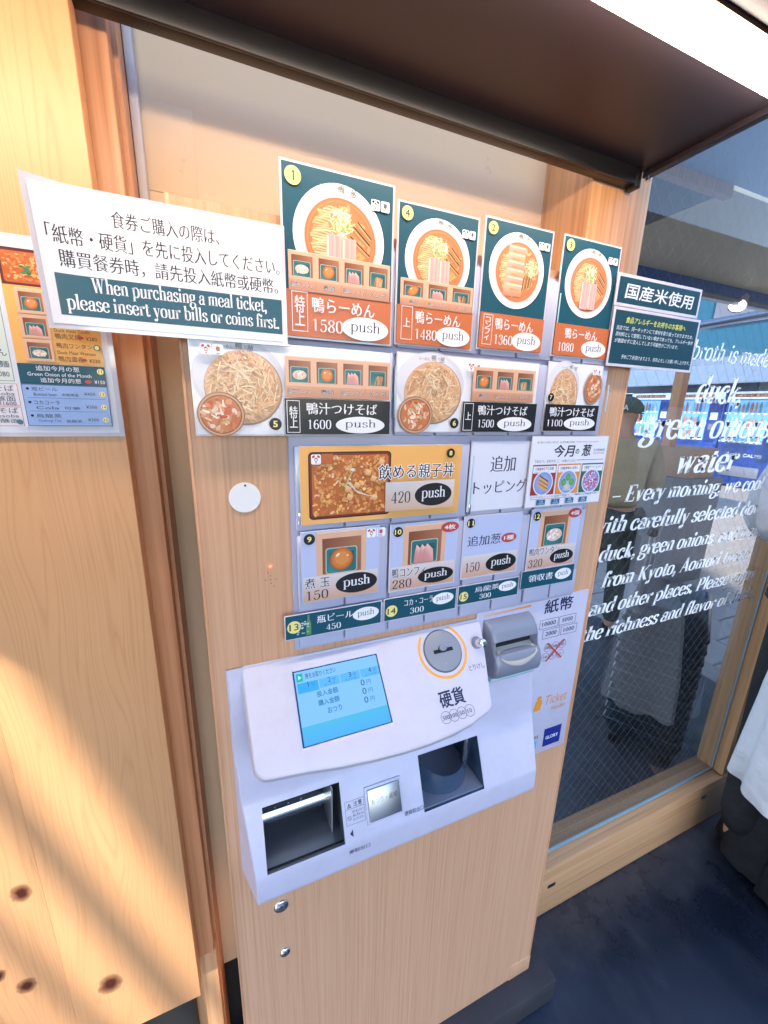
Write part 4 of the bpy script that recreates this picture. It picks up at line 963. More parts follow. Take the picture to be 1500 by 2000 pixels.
def bowl(A, cx, cy, r, kind='std'):
    A.ell(cx + r * .02, cy - r * .03, r * 1.01, r * 1.01, TEAL2, 48)
    A.disc(cx, cy, r, hx('#e6e4ea'), hx('#f6f5f8'), 48); A.ring(cx, cy, r * .9, r * .985, hx('#dcd9e2'), hx('#f8f8fa'), 48)
    bx, by, br = cx + r * .02, cy - r * .03, r * .78
    A.ring(bx, by, br, br * 1.08, hx('#c9b8b4'), hx('#e2e0e6'), 48)
    A.disc(bx, by, br, hx('#e69a64'), hx('#cc7044'), 48); A.ring(bx, by, br * .9, br * .99, hx('#da8a58'), hx('#c06a44'), 48)
    for k in range(26):
        t = random.uniform(0, 6.28); q = random.uniform(.2, .85); A.ell(bx + br * q * math.cos(t), by + br * q * math.sin(t), br * .1, br * .05, jit(hx('#e2aa78'), .05), 8, .003, random.uniform(0, 3))
    # combed noodles on the left
    for k in range(30):
        y = by + br * (.72 - k * .052); hw = math.sqrt(max(0, (br * .86) ** 2 - (y - by) ** 2)); x0 = bx - hw + random.uniform(0, .06) * br; x1 = min(bx + br * .1, x0 + br * random.uniform(.7, .95))
        if x1 - x0 < br * .2: continue
        pts = [(x0 + (x1 - x0) * i / 7, y + br * .02 * math.sin(i * 1.1 + k) + br * .03 * math.sin(math.pi * i / 7)) for i in range(8)]
        A.line(pts, br * .045, jit(random.choice([hx('#eebb8c'), hx('#eab07c'), hx('#f2c89c'), hx('#dfa070')]), .04), d=.004)
        A.line([(p[0], p[1] + br * .012) for p in pts[1:6]], br * .012, hx('#fad6ac'), d=.003)
    for k in range(12):
        A.line([(bx + br * (.3 + random.random() * .3), by - br * (.3 + .05 * k / 2)), (bx + br * (.55 + random.random() * .2), by - br * (.1 + .05 * k / 2))], br * .04, jit(hx('#e2a26a'), .05), d=.004)
    def menma(x, y, L, a, wd):
        dx, dy = math.cos(a), math.sin(a)
        A.line([(x, y), (x + dx * L, y + dy * L)], wd, hx('#b47a4a')); A.line([(x - dy * wd * .2, y + dx * wd * .2), (x - dy * wd * .2 + dx * L, y + dx * wd * .2 + dy * L)], wd * .4, hx('#d4a06c'))
        A.line([(x + dy * -wd * .5, y + dx * wd * .5), (x - dy * wd * .5 + dx * L, y + dx * wd * .5 + dy * L)], wd * .3, hx('#3a2a24'))
    if kind == 'confit':
        for (x, y) in ((.32, -.5), (.47, -.44), (.6, -.36)): menma(bx + br * x, by + br * (y - .1), br * .5, 1.45, br * .11)
        ys = [.86, .62, .36, .1, -.16, -.40]
        for i, q in enumerate(ys):
            A.poly([(bx - br * (.52 + .02 * i), by + br * (q - .44)), (bx + br * (.28 - .01 * i), by + br * (q - .42)), (bx + br * (.3 - .01 * i), by + br * q), (bx - br * (.48 + .02 * i), by + br * (q + .02))],
                   [hx('#c9866e'), hx('#cf8a66'), hx('#e8b090'), hx('#ecc0a8')] if i % 2 else [hx('#d08678'), hx('#c9806a'), hx('#e4a49a'), hx('#e9b4a6')])
            A.line([(bx - br * .46, by + br * (q - .02)), (bx + br * .26, by + br * (q - .04))], br * .05, hx('#f0cdb6'))
            A.line([(bx - br * .3, by + br * (q - .18)), (bx + br * .16, by + br * (q - .2))], br * .07, hx('#dc9450'), br * .02)
        onion_ball(A, bx + br * .62, by + br * .2, br * .3)
    else:
        menma(bx + br * .3, by + br * .35, br * .62, -.68, br * .12); menma(bx + br * .42, by + br * .48, br * .55, -.72, br * .12); menma(bx + br * .22, by + br * .1, br * .7, -.62, br * .12)
        onion_ball(A, bx - br * .02, by + br * .38, br * .34)
        slice_pink(A, bx - br * .42, by - br * .93, bx + .0 * br, by + br * .12); slice_pink(A, bx + br * .02, by - br * .9, bx + br * .42, by + br * .08)
def dish(A, x0, y0, w_, h, kind):
    """one wooden measure holding a little teal dish"""
    A.rect(x0, y0, x0 + w_, y0 + h, hx('#dfb094')); A.rect(x0 + w_ * .02, y0 + h * .97, x0 + w_ * .98, y0 + h, hx('#ecc6ae'))
    a, b, c, d = x0 + w_ * .12, y0 + h * .12, x0 + w_ * .9, y0 + h * .86
    A.poly([(a, b), (c, b), (c, d), (a, d)], [hx('#8a5238'), hx('#9a6044'), hx('#a86e50'), hx('#7c4630')])
    a, b, c, d = x0 + w_ * .18, y0 + h * .12, x0 + w_ * .82, y0 + h * .66
    A.rrect(a, b, c, d, w_ * .05, hx('#a9bcb4')); A.rrect(a + w_ * .02, b + h * .01, c - w_ * .02, d - h * .02, w_ * .05, hx('#2f6f74'))
    A.poly([(a + w_ * .05, b + h * .02), (c - w_ * .05, b + h * .02), (c - w_ * .07, d - h * .1), (a + w_ * .07, d - h * .1)], [hx('#3f8486'), hx('#2c6668'), hx('#1f4e54'), hx('#2a6064')])
    mx, my = (a + c) / 2, b + h * .26
    if kind == 'egg':
        for q, cl in ((1, hx('#9c4e20')), (.95, hx('#c2682c')), (.8, hx('#cf7a38')), (.6, hx('#da8a48'))): A.ell(mx + w_ * .02 * (1 - q), my + h * .03 + h * .03 * (1 - q), w_ * .235 * q, h * .235 * q, cl, 26, .01, .5)
        A.ell(mx - w_ * .08, my + h * .12, w_ * .05, h * .025, hx('#f4d8c0'), 12, .01, .7); A.ell(mx + w_ * .12, my + h * .09, w_ * .025, h * .015, hx('#f0cdb0'), 10)
    elif kind == 'wonton':
        A.ell(mx, my, w_ * .25, h * .16, hx('#d9c4b8'), 20); 
        for k in range(22): A.ell(mx + random.uniform(-.18, .18) * w_, my + random.uniform(-.1, .1) * h, w_ * .06, h * .03, jit(random.choice([hx('#e8dcd4'), hx('#e0c0ac'), hx('#d8a890'), hx('#f0e8e2')]), .03), 8, .004, random.uniform(0, 3))
    elif kind == 'confit':
        for i, (dx, an) in enumerate(((-.1, .5), (.0, .2), (.09, -.15))):
            X = mx + dx * w_; A.poly([(X - w_ * .14, b + h * .02), (X + w_ * .14, b + h * .02), (X + w_ * (.1 - .1 * an), b + h * .3), (X + w_ * (-.04 - .1 * an), b + h * .44), (X - w_ * .12, b + h * .3)], [hx('#c98484'), hx('#d99a98'), hx('#e4aca6'), hx('#eec0b8'), hx('#d08e8c')])
    else:
        for k in range(12): a_ = random.uniform(.9, 2.2); X = mx + random.uniform(-.14, .14) * w_; A.line([(X, b + h * .03), (X + math.cos(a_) * w_ * .14, b + h * .38 * math.sin(a_))], w_ * .06, jit(random.choice([hx('#c98c5e'), hx('#b47448'), hx('#dca878')]), .03), w_ * .03)
def box_row(A, x0, y0, w_, h, kinds, labels):
    n = len(kinds); cw = w_ / n; fh = h * .28
    A.rect(x0, y0, x0 + w_, y0 + h, hx('#dba98c'))
    for i, k in enumerate(kinds): dish(A, x0 + i * cw, y0 + fh, cw, h - fh, k)
    A.poly([(x0, y0), (x0 + w_, y0), (x0 + w_, y0 + fh), (x0, y0 + fh)], [hx('#c0866a'), hx('#c0866a'), hx('#d09a80'), hx('#d09a80')])
    for i in range(1, n): A.line([(x0 + i * cw, y0), (x0 + i * cw, y0 + fh)], .25, hx('#a87058'))
    for i, t in enumerate(labels):
        tw = min(cw * .86, len(t) * fh * .62); A.text(t, x0 + (i + .5) * cw - tw / 2, y0 + fh * .28, tw, fh * .5, hx('#ece6ea'), .05); A.text(t, x0 + (i + .5) * cw - tw / 2, y0 + fh * .28, tw, fh * .5, NAV, .0)
def badge(A, cx, cy, r, t, dark=False):
    A.ell(cx, cy, r, r, BLK if dark else YEL, 28); k = r * (1.0 if len(t) == 1 else 1.4); h = r * 1.05
    c = YEL if dark else hx('#2e3a34'); k *= (.5 if t == '1' else .78 if len(t) == 1 else 1); A.text(t, cx - k / 2, cy - h / 2, k, h, c, .03 if dark else 0.01)
def push(A, cx, cy, rx, ry, dark=False, T=8, c=None):
    A.ell(cx, cy, rx, ry, c or (BLK if dark else WHC), 44); w_ = rx * (1.32 if dark else 1.3)
    s = ry * (1.35 if dark else 1.3); A.latin('push', cx - w_ / 2, cy - s * .20, w_, s, WHC if dark else NAV, 10.5 if dark else 7.5, 3.2 if dark else 2.4)
def price(A, x, y, w_, h, t, c, T=10): A.latin(t, x, y, w_, h / .66, c, T, 3.0)
CARDS = []
def card(label, x0, x1, z0, z1, y, draw, margin=2.2, cat='menu card', group=None, name='menu_card', th=0.7, lam=True, tilt=0):
    """card measured on the machine's front plane (mm), standing y mm from the camera plane"""
    K = y / 460
    root = empty(name, W((x0 + x1) / 2 * K, y, z0 * K), label, cat, group)
    A = Art(); draw(A, x1 - x0, z1 - z0)
    if lam: box('laminate', ((x0 - margin) * K, y, (z0 - margin) * K), ((x1 + margin) * K, y + th, (z1 + margin) * K), LAMI, root, 0.25, 1)
    A.build('printed_face', W(x0 * K, y - 0.05, z0 * K), root, Vector((K, 0, 0)), Vector((0, 0, K)))
    if tilt: root.rotation_euler = tilt
    return root
def ramen(num, jp, pr, kinds=None, labels=None, tag_=None, kind='std'):
    def d(A, w_, h):
        A.rect(0, 0, w_, h, TEAL); oh = h * (.285 if num == '1' else .29 if num != '3' else .28)
        r = w_ * .42; cy = h - r - h * .055
        bowl(A, w_ * .5, cy, r, kind); rim_text(A, w_ * .5, cy + r * .86, r * .9)
        badge(A, w_ * .09, h - w_ * .095, w_ * .068, num); s = w_ * .085; icons(A, w_ - s * 2.55, h - w_ * .2 - s * .2, s)
        A.rect(0, 0, w_, oh, ORG)
        if kinds: box_row(A, w_ * .03, oh - h * .005, w_ * .95, h * (.235 if len(kinds) == 4 else .2), kinds, labels)
        tx = w_ * .07
        if tag_:
            A.frame(w_ * .05, h * .03, w_ * .19, oh - h * .015 if not kinds else oh - h * .01, .6, WHC)
            n = len(tag_); hh = (oh - h * .08) * (.9 if n > 1 else .32); A.text(tag_, w_ * .12 - w_ * .045, h * .045 + (oh - h * .06 - hh) / 2, w_ * .09, hh, WHC, .01, True, n > 1)
            tx = w_ * .22
        A.text('鴨らーめん', tx + w_ * .01 + (0 if tag_ else w_ * .1), oh * .56, w_ * .6, oh * .33, WHC, .006, True)
        price(A, tx + (0 if tag_ else w_ * .0), oh * .14, w_ * .3, oh * .27, pr, WHC, 9)
        push(A, w_ - w_ * .26, oh * .29, w_ * .235, oh * .27)
    return d
L4 = ('鴨肉ワンタン', '煮卵', '鴨コンフィ', 'メンマ'); K4 = ('wonton', 'egg', 'confit', 'menma')
card('tallest teal and orange ramen card numbered 1, price 1580, four topping boxes', 78, 195, 70, 225, 449, ramen('1', '', '1580', K4, L4, '特上'))
card('teal and orange ramen card numbered 4, price 1480, three topping boxes', 203, 304.5, 72.5, 214, 450, ramen('4', '', '1480', K4[1:], L4[1:], '上'))
card('teal and orange card numbered 2, bowl covered by pink sliced duck, price 1360', 316, 417.5, 76, 219, 450, ramen('2', '', '1360', None, None, 'コンフィ', 'confit'))
card('teal and orange ramen card numbered 3, price 1080, rightmost of the top row', 438.5, 540, 76, 220, 451, ramen('3', '', '1080'))
def tsuke(num, pr, w0, kinds, labels, tag_):
    def d(A, w_, h):
        A.rect(0, 0, w_, h, hx('#e9e8f2')); bw = w0
        A.ell(bw * .5, h * .62, bw * .52, h * .42, hx('#d4d2de'), 40); A.ell(bw * .46, h * .66, bw * .46, h * .36, hx('#dddbe6'), 40)
        noodle_heap(A, bw * .54, h * .52, bw * .43, h * .40, 170 if kinds else 120, h / 92)
        if kinds: 
            soup_cup(A, bw * .27, h * .22, bw * .26, h * .245)
            rim_text(A, bw * .5, h * .94, bw * .42); icons(A, bw * .1 if num == '5' else bw * 1.04, h * (.85 if num == '5' else .83), h * .11, True)
            A.rect(bw, 0, w_, h * .42, BLK); badge(A, bw * .88, h * .12, h * .072, num, True)
            box_row(A, bw * 1.02 + (bw * .12 if num == '6' else 0), h * .435, w_ - bw * 1.04 - (bw * .2 if num == '6' else 0), h * .46, kinds, labels)
            A.frame(bw + w_ * .008, h * .02, bw + w_ * .075, h * .40, .7, WHC)
            n = len(tag_); A.text(tag_, bw + w_ * .021, h * (.08 if n > 1 else .17), w_ * .042, h * (.25 if n > 1 else .11), WHC, .01, True, n > 1)
            tx = bw + w_ * .11; A.text('鴨汁つけそば', tx, h * .24, (w_ - tx) * .83, h * .14, WHC, .006, True)
            price(A, tx, h * .065, (w_ - tx) * .28, h * .11, pr, WHC, 9.5); push(A, tx + (w_ - tx) * .63, h * .115, (w_ - tx) * .3, h * .105)
        else:
            soup_cup(A, w_ * .84, h * .66, w_ * .17, h * .25); A.rect(0, 0, w_, h * .4, BLK); badge(A, w_ * .075, h * .5, h * .06, num, True)
            rim_text(A, w_ * .36, h * .93, w_ * .3); icons(A, w_ * .78, h * .86, h * .085, True)
            A.text('鴨汁つけそば', w_ * .08, h * .22, w_ * .84, h * .14, WHC, .006, True)
            price(A, w_ * .04, h * .07, w_ * .3, h * .1, pr, WHC, 9.5); push(A, w_ * .66, h * .115, w_ * .3, h * .1)
    return d
card('wide white and black noodle card numbered 5, price 1600, sticking out over the wood', -15, 196.5, -32, 59, 447, tsuke('5', '1600', 88, K4, L4, '特上'), 2.0)
card('wide white and black noodle card numbered 6, price 1500, in the middle', 206.5, 420, -29, 62, 450, tsuke('6', '1500', 92, K4[1:], L4[1:], '上'), 1.2)
card('small white and black noodle card numbered 7, price 1100', 437.5, 541.5, -27.5, 66, 450, tsuke('7', '1100', 60, None, None, ''), 1.2)
def don(A, w_, h):
    A.rect(0, 0, w_, h, hx('#eeb064')); x0, y0, x1, y1 = w_ * .045, h * .06, w_ * .525, h * .93
    A.rrect(x0, y0, x1, y1, 5, hx('#2a1614')); A.rrect(x0 + 1.6, y0 + 1.6, x1 - 1.6, y1 - 1.6, 4, hx('#7a2a18')); A.rrect(x0 + 4, y0 + 4, x1 - 3.5, y1 - 4, 4, hx('#c46a30'))
    for k in range(620):
        x, y = random.uniform(x0 + 6, x1 - 6), random.uniform(y0 + 6, y1 - 6); v = math.sin(x * .22 + 1) * math.cos(y * .19) + random.uniform(-.7, .7)
        c = mixc(hx('#c06a36'), hx('#f2bc70'), min(1, max(0, .5 + v * .42))) if random.random() < .9 else random.choice([hx('#f6d49a'), hx('#a85a34'), hx('#e8c4a0')])
        A.ell(x, y, random.uniform(.8, 3.4), random.uniform(.6, 2.2), jit(c, .04), 8, .003, random.uniform(0, 3))
    for k in range(7):
        x, y = random.uniform(x0 + 14, x1 - 14), random.uniform(y0 + 12, y1 - 12); A.poly([(x, y), (x + 7, y - 2), (x + 9, y + 4), (x + 3, y + 7)], [hx('#e0a064'), hx('#d8945a'), hx('#f0c08c'), hx('#f4cc9c')])
    cx, cy = (x0 + x1) / 2, (y0 + y1) / 2
    for k in range(5): A.line([(cx - 6 + k, cy + 4), (cx + 4 + k, cy - 6 - k), (cx + 22 + k * 3, cy - 14 - k)], 1.0, hx('#d8c8b0'), .5, .02)
    A.line([(cx - 8, cy - 2), (cx - 3, cy + 10), (cx + 2, cy + 18)], 1.6, hx('#c9c48a'), .8); A.line([(cx - 14, cy - 6), (cx - 6, cy + 6)], 1.2, hx('#8c9a4c'), .6); A.ell(cx + 1, cy + 19, 3, 2, hx('#e8e0d0'), 10)
    icons(A, x0 + 3, y1 - 14, 11.5, True); A.rrect(x0 + 3 + 12.2, y1 - 14.2, x0 + 29, y1 - 1.9, .2, hx('#b8602c'))
    badge(A, w_ * .915, h * .885, h * .066, '8', True)
    A.text('飲める親子丼', w_ * .445, h * .55, w_ * .5, h * .2, NAV, .004, True, halo=hx('#f3f0f4'))
    A.poly([(w_ * .49, h * .1), (w_ * .955, h * .1), (w_ * .955, h * .51), (w_ * .49, h * .51)], [hx('#c8a894'), hx('#d4b09a'), hx('#d9d2d4'), hx('#c8c6cc')])
    price(A, w_ * .525, h * .21, w_ * .13, h * .16, '420', NAV, 8); push(A, w_ * .81, h * .305, w_ * .128, h * .165, True)
card('wide yellow card numbered 8 with an egg rice dish, price 420', 88, 305, -139, -46, 447, don, 0.6)
def addt(A, w_, h):
    A.rect(0, 0, w_, h, hx('#dadbec')); A.text('追加', w_ * .32, h * .56, w_ * .42, h * .24, NAV, 0, True); A.text('トッピング', w_ * .07, h * .24, w_ * .9, h * .2, NAV, 0, True)
card('plain pale lilac heading card with two lines of black writing, beside the yellow card', 321, 424, -139, -43, 451, addt, 1.5, 'heading card')
def small(num, jp, pr, kind, icon=None, note=None, dk=True):
    def d(A, w_, h):
        A.rect(0, 0, w_, h, hx('#b9c0e4'))
        if kind:
            A.rect(w_ * .18, h * .3, w_ * .82, h * .98, hx('#ddb096')); dish(A, w_ * .18, h * .3, w_ * .64, h * .68, kind)
        if icon: icons(A, w_ * .83, h * .84, h * .13, True); A.rect(w_ * .983, h * .8, w_ * 1.0, h * .98, hx('#b9c0e4'))
        A.poly([(w_ * .01, h * .01), (w_ * .99, h * .01), (w_ * .99, h * .37), (w_ * .01, h * .37)], [hx('#cc9e84'), hx('#cc9e84'), hx('#d8cfd4'), hx('#d8cfd4')])
        if kind: 
            tw = w_ * (.32 if num == '9' else .5 if num == '10' else .62); A.text(jp, w_ * .03, h * .2 if num != '12' else h * .235, tw, h * .15 if num != '12' else h * .13, NAV, 0, True, halo=hx('#dcd4da'))
            price(A, w_ * .03, h * .035, w_ * .3, h * .13, pr, NAV, 8)
        else:
            A.text(jp, w_ * .07, h * .52, w_ * .58, h * .17, NAV, 0, True); price(A, w_ * .05, h * .1, w_ * .27, h * .15, pr, NAV, 8)
        if note:
            q = (w_ * .88, h * .9) if kind else (w_ * .8, h * .6); A.ell(*q, w_ * .14, h * .08, hx('#b8453c'), 24); A.text(note, q[0] - w_ * .09, q[1] - h * .04, w_ * .18, h * .08, WHC, .02)
        push(A, w_ * (.7 if num != '12' else .72), h * (.165 if num in ('10', '12') else .2 if kind else .19), w_ * (.28 if num != '12' else .25), h * (.125 if num in ('10', '12') else .15), True)
        badge(A, w_ * .1, h * .9, h * .075, num, True)
    return d
card('small lilac topping card numbered 9 with a brown egg, price 150', 87, 188.5, -241, -148, 448, small('9', '煮 玉', '150', 'egg', True), 0.6)
card('small lilac topping card numbered 10 with pink duck slices, price 280', 205, 307, -244, -150, 450, small('10', '鴨コンフィ', '280', 'confit', None, '4枚'), 1.5)
card('small lilac topping card numbered 11 without a picture, price 150', 319, 420, -242, -148, 450, small('11', '追加葱', '150', None, None, '1種'), 1.5)
card('small lilac topping card numbered 12 with a pale wonton, price 320', 440, 540, -245, -147, 450, small('12', '鴨肉ワンタン', '320', 'wonton', None, '4個'), 1.5)
def strip(num, jp, pr, off=0.0):
    def d(A, w_, h):
        A.rect(0, 0, w_, h, TEAL)
        if num:
            badge(A, off + h * .33, h * .42 if num != '13' else h * .5, h * .27, num)
        if num == '13':
            A.poly([(w_ * .2, h * .06), (w_ * .25, h * .06), (w_ * .25, h * .55), (w_ * .235, h * .75), (w_ * .235, h * .95), (w_ * .215, h * .95), (w_ * .215, h * .75), (w_ * .2, h * .55)], hx('#5f8c5c'))
            for k in range(26): A.ell(w_ * .16 + random.uniform(-8, 8), h * .4 + random.uniform(-8, 9), 1.5, 1, jit(hx('#a8c4c8'), .06), 6, .003)
            A.text(jp, w_ * .31, h * .5, w_ * .38, h * .34, WHC, 0, True); price(A, w_ * .4, h * .12, w_ * .16, h * .26, pr, WHC, 8.5); push(A, w_ * .83, h * .56, w_ * .145, h * .3)
        elif num:
            A.text(jp, w_ * .26, h * .54, w_ * .4, h * .3, WHC, 0, True); price(A, w_ * .34, h * .14, w_ * .2, h * .26, pr, WHC, 8.5); push(A, w_ * .81, h * .6, w_ * .155, h * .28)
        else:
            A.text(jp, w_ * .13, h * .32, w_ * .46, h * .42, WHC, 0, True); push(A, w_ * .79, h * .52, w_ * .16, h * .33)
    return d
card('long teal strip card numbered 13, price 450, with a small green bottle', 65, 193.5, -288, -256, 446, strip('13', '瓶ビール', '450'), 1.2, 'strip card')
card('teal strip card numbered 14, right of the long strip 13', 199, 313, -287.5, -255, 449, strip('14', 'コカ・コーラ', '300'), 1.4, 'strip card')
card('teal strip card numbered 15, right of strip 14, price 300', 317.5, 428.5, -284, -254.5, 449, strip('15', '烏龍茶', '300'), 1.4, 'strip card')
card('teal strip card with three white characters and no number, under card 12', 434, 545, -277, -247, 448, strip('', '領収書', ''), 0.8, 'strip card')
def rice(A, w_, h): A.rect(0, 0, w_, h, TEAL2); A.text('国産米使用', w_ * .08, h * .2, w_ * .84, h * .6, WHC, .012, False, shear=.12)
card('narrow laminated teal sign with five large white brush characters', 547, 727, 154, 188, 446, rice, 4.2, 'sign', None, 'sign')
def allergy(A, w_, h):
    A.rect(0, 0, w_, h, TEAL2); c = hx('#d8dfe4')
    A.text('食品アレルギーをお持ちのお客様へ', w_ * .12, h * .78, w_ * .72, h * .12, hx('#d8dc5c'), .01, shear=.2)
    for i, (t, x, q) in enumerate((('当店では、同一キッチンにて食材を取り扱っておりますため、', .03, .93), ('原材料として使用していない場合であっても、アレルギー食材', .03, .94), ('が意図せずに混入してしまう可能性がございます。', .03, .76), ('予めご了承頂けますよう、何卒よろしくお願い申し上げます。', .13, .85))):
        A.text(t, w_ * x, h * ((.64, .52, .40, .1)[i]), w_ * q, h * .085, c, .004, shear=.2)
card('laminated teal notice with a yellow heading and small white writing', 549, 738, 72, 145, 446, allergy, 4.0, 'notice', None, 'notice')
def month(A, w_, h):
    A.rect(0, 0, w_, h, hx('#e2e2f0')); R_ = hx('#b8483c')
    A.text('鴨と葱からのお知らせ今月の葱', w_ * .06, h * .91, w_ * .26, h * .03, NAV); A.text('本月推薦的青葱', w_ * .34, h * .91, w_ * .2, h * .03, hx('#55597a')); A.text('Green onion of the month', w_ * .56, h * .92, w_ * .3, h * .022, R_)
    A.text('今月', w_ * .27, h * .71, w_ * .27, h * .18, NAV, .02, shear=.12); A.text('の', w_ * .565, h * .75, w_ * .05, h * .08, NAV, .02); A.text('葱', w_ * .65, h * .72, w_ * .12, h * .17, NAV, .02, shear=.12)
    A.text('本月推薦的葱', w_ * .81, h * .79, w_ * .16, h * .035, hx('#55597a')); A.text('Onion of the month', w_ * .81, h * .75, w_ * .16, h * .025, R_)
    A.text('下記より、お好きな', w_ * .05, h * .64, w_ * .27, h * .04, NAV); A.text('二', w_ * .335, h * .64, w_ * .03, h * .035, R_); A.text('つを選んでください', w_ * .39, h * .64, w_ * .2, h * .035, NAV); A.rect(w_ * .6, h * .66, w_ * .97, h * .668, R_)
    for i, (c, t) in enumerate(((hx('#9c3436'), '①国産焼き下仁田葱'), (hx('#e8903c'), '②国産青葱みつば添え'), (hx('#3c6a50'), '③国産アーリーレッド'))):
        x = w_ * (.04 + i * .32); q = w_ * .3; A.rect(x, h * .17, x + q, h * .61, c); A.frame(x, h * .17, x + q, h * .61, .5, mixc(c, (0, 0, 0), .3) if i != 1 else R_)
        A.rect(x + .8, h * .49, x + q - .8, h * .59, hx('#e6e5f0')); A.text(t, x + q * .1, h * .53, q * .78, h * .042, NAV, .01); A.text('Leek of the month', x + q * .1, h * .5, q * .6, h * .018, hx('#8a6a7a'))
        cx, cy, r = x + q / 2, h * .34, q * .42
        A.ell(cx, cy, r, r, hx('#dcdff0'), 28); A.poly([(cx - r * .8, cy - r * .55), (cx, cy - r * 1.12), (cx + r * .8, cy - r * .55)], hx('#dcdff0')); A.disc(cx, cy, r * .9, hx('#aab6dc'), hx('#7f92cc'), 24)
        if i == 0:
            for k in (-.34, -.05, .25): A.line([(cx - r * .5, cy + r * (.25 + k)), (cx + r * .5, cy + r * (-.25 + k))], r * .26, hx('#d0a070')); A.line([(cx - r * .45, cy + r * (.38 + k)), (cx + r * .5, cy + r * (-.12 + k))], r * .09, hx('#3c2c30'))
        elif i == 1:
            for k in range(14): A.line([(cx + random.uniform(-.5, .5) * r, cy - r * .2), (cx + random.uniform(-.5, .5) * r, cy - r * .7)], r * .06, hx('#c8ccc0'))
            for (dx, dy) in ((0, .4), (-.42, 0), (.42, 0)): A.ell(cx + dx * r, cy + dy * r, r * .26, r * .3, hx('#5c9a4c'), 14); A.ell(cx + dx * r, cy + dy * r, r * .14, r * .16, hx('#6cab5a'), 10)
        else:
            for k in range(110): t = random.uniform(0, 6.28); g = math.sqrt(random.random()) * .82; A.ell(cx + r * g * math.cos(t), cy + r * g * math.sin(t), r * .1, r * .05, random.choice([hx('#c8386c'), hx('#d85a8c'), hx('#f0d0dc'), hx('#b42858'), hx('#f4e4ec')]), 6, .003, random.uniform(0, 3))
    A.text('すべてのメニューに追加できます。一種類につき百五十円', w_ * .04, h * .13, w_ * .9, h * .025, NAV); A.rect(w_ * .04, h * .11, w_ * .6, h * .115, R_)
    for i, t in enumerate(('九条', '下仁田', '赤', '白髪')):
        x = w_ * (.13 + i * .19); A.rect(x, h * .02, x + w_ * .11, h * .1, hx('#1f6a94')); A.text(t, x + w_ * .03, h * .06, w_ * .05, h * .03, WHC); A.text('150円', x + w_ * .02, h * .027, w_ * .07, h * .025, WHC)
card('white leaflet with three small pictures of green onions in red, orange and green squares', 424, 576, -141, -36.5, 446, month, 1.2, 'leaflet', None, 'leaflet')
def bigs(A, w_, h):
    A.rect(0, 0, w_, h, hx('#e8e6ef')); c = hx('#2a2630')
    A.text('食券ご購入の際は、', w_ * .27, h * .78, w_ * .44, h * .13, c, 0, True); A.text('「紙幣・硬貨」を先に投入してください。', w_ * .03, h * .6, w_ * .96, h * .135, c, 0, True)
    A.text('購買餐券時，請先投入紙幣或硬幣。', w_ * .06, h * .43, w_ * .92, h * .135, c, 0, True)
    A.rect(w_ * .035, h * .07, w_ * .995, h * .385, TEAL)
    A.latin('When purchasing a meal ticket,', w_ * .16, h * .265, w_ * .76, h * .165, WHC, 12, 3.4); A.latin('please insert your bills or coins first.', w_ * .06, h * .12, w_ * .92, h * .165, WHC, 12, 3.4)
root = empty('laminated_sign', W(-22, 444, 65), 'large white laminated sign with a teal band telling buyers to insert bills first', 'sign')
A = Art(); A.z = 0; bigs(A, 196, 103)
def bendf(u, v): return 10 * max(0, (40 - u) / 40) ** 2 * (v / 103)
def subdiv_x(A, step=2):   # split wide faces so the sheet can curl
    nv, nf, nc = [], [], []
    for f, c in zip(A.f, A.c):
        P = [A.v[i] for i in f]; xs = [p[0] for p in P]; 
        if max(xs) - min(xs) > step * 1.5 and len(P) == 4:
            n_ = int((max(xs) - min(xs)) / step) + 1
            p0, p1, p2, p3 = P
            for k in range(n_):
                a, b = k / n_, (k + 1) / n_; L = lambda p, q, t: tuple(p[j] + (q[j] - p[j]) * t for j in range(3)); i0 = len(nv)
                nv += [L(p0, p1, a), L(p0, p1, b), L(p3, p2, b), L(p3, p2, a)]; nf.append((i0, i0 + 1, i0 + 2, i0 + 3)); nc.append([c[0]] * 4)
        else:
            i0 = len(nv); nv += P; nf.append(tuple(range(i0, i0 + len(P)))); nc.append(c)
    A.v, A.f, A.c = nv, nf, nc
subdiv_x(A)
K = 444 / 460
A.build('printed_face', W(-121 * K, 443.9, 63 * K), root, Vector((K, 0, 0)), Vector((0, 0, K)), bend=bendf)
B_ = Art(); B_.rect(-4, -4, 200, 107, (1, 1, 1)); subdiv_x(B_); B_.build('laminate', W(-121 * K, 444.3, 63 * K), root, Vector((K, 0, 0)), Vector((0, 0, K)), LAMI, bend=bendf)
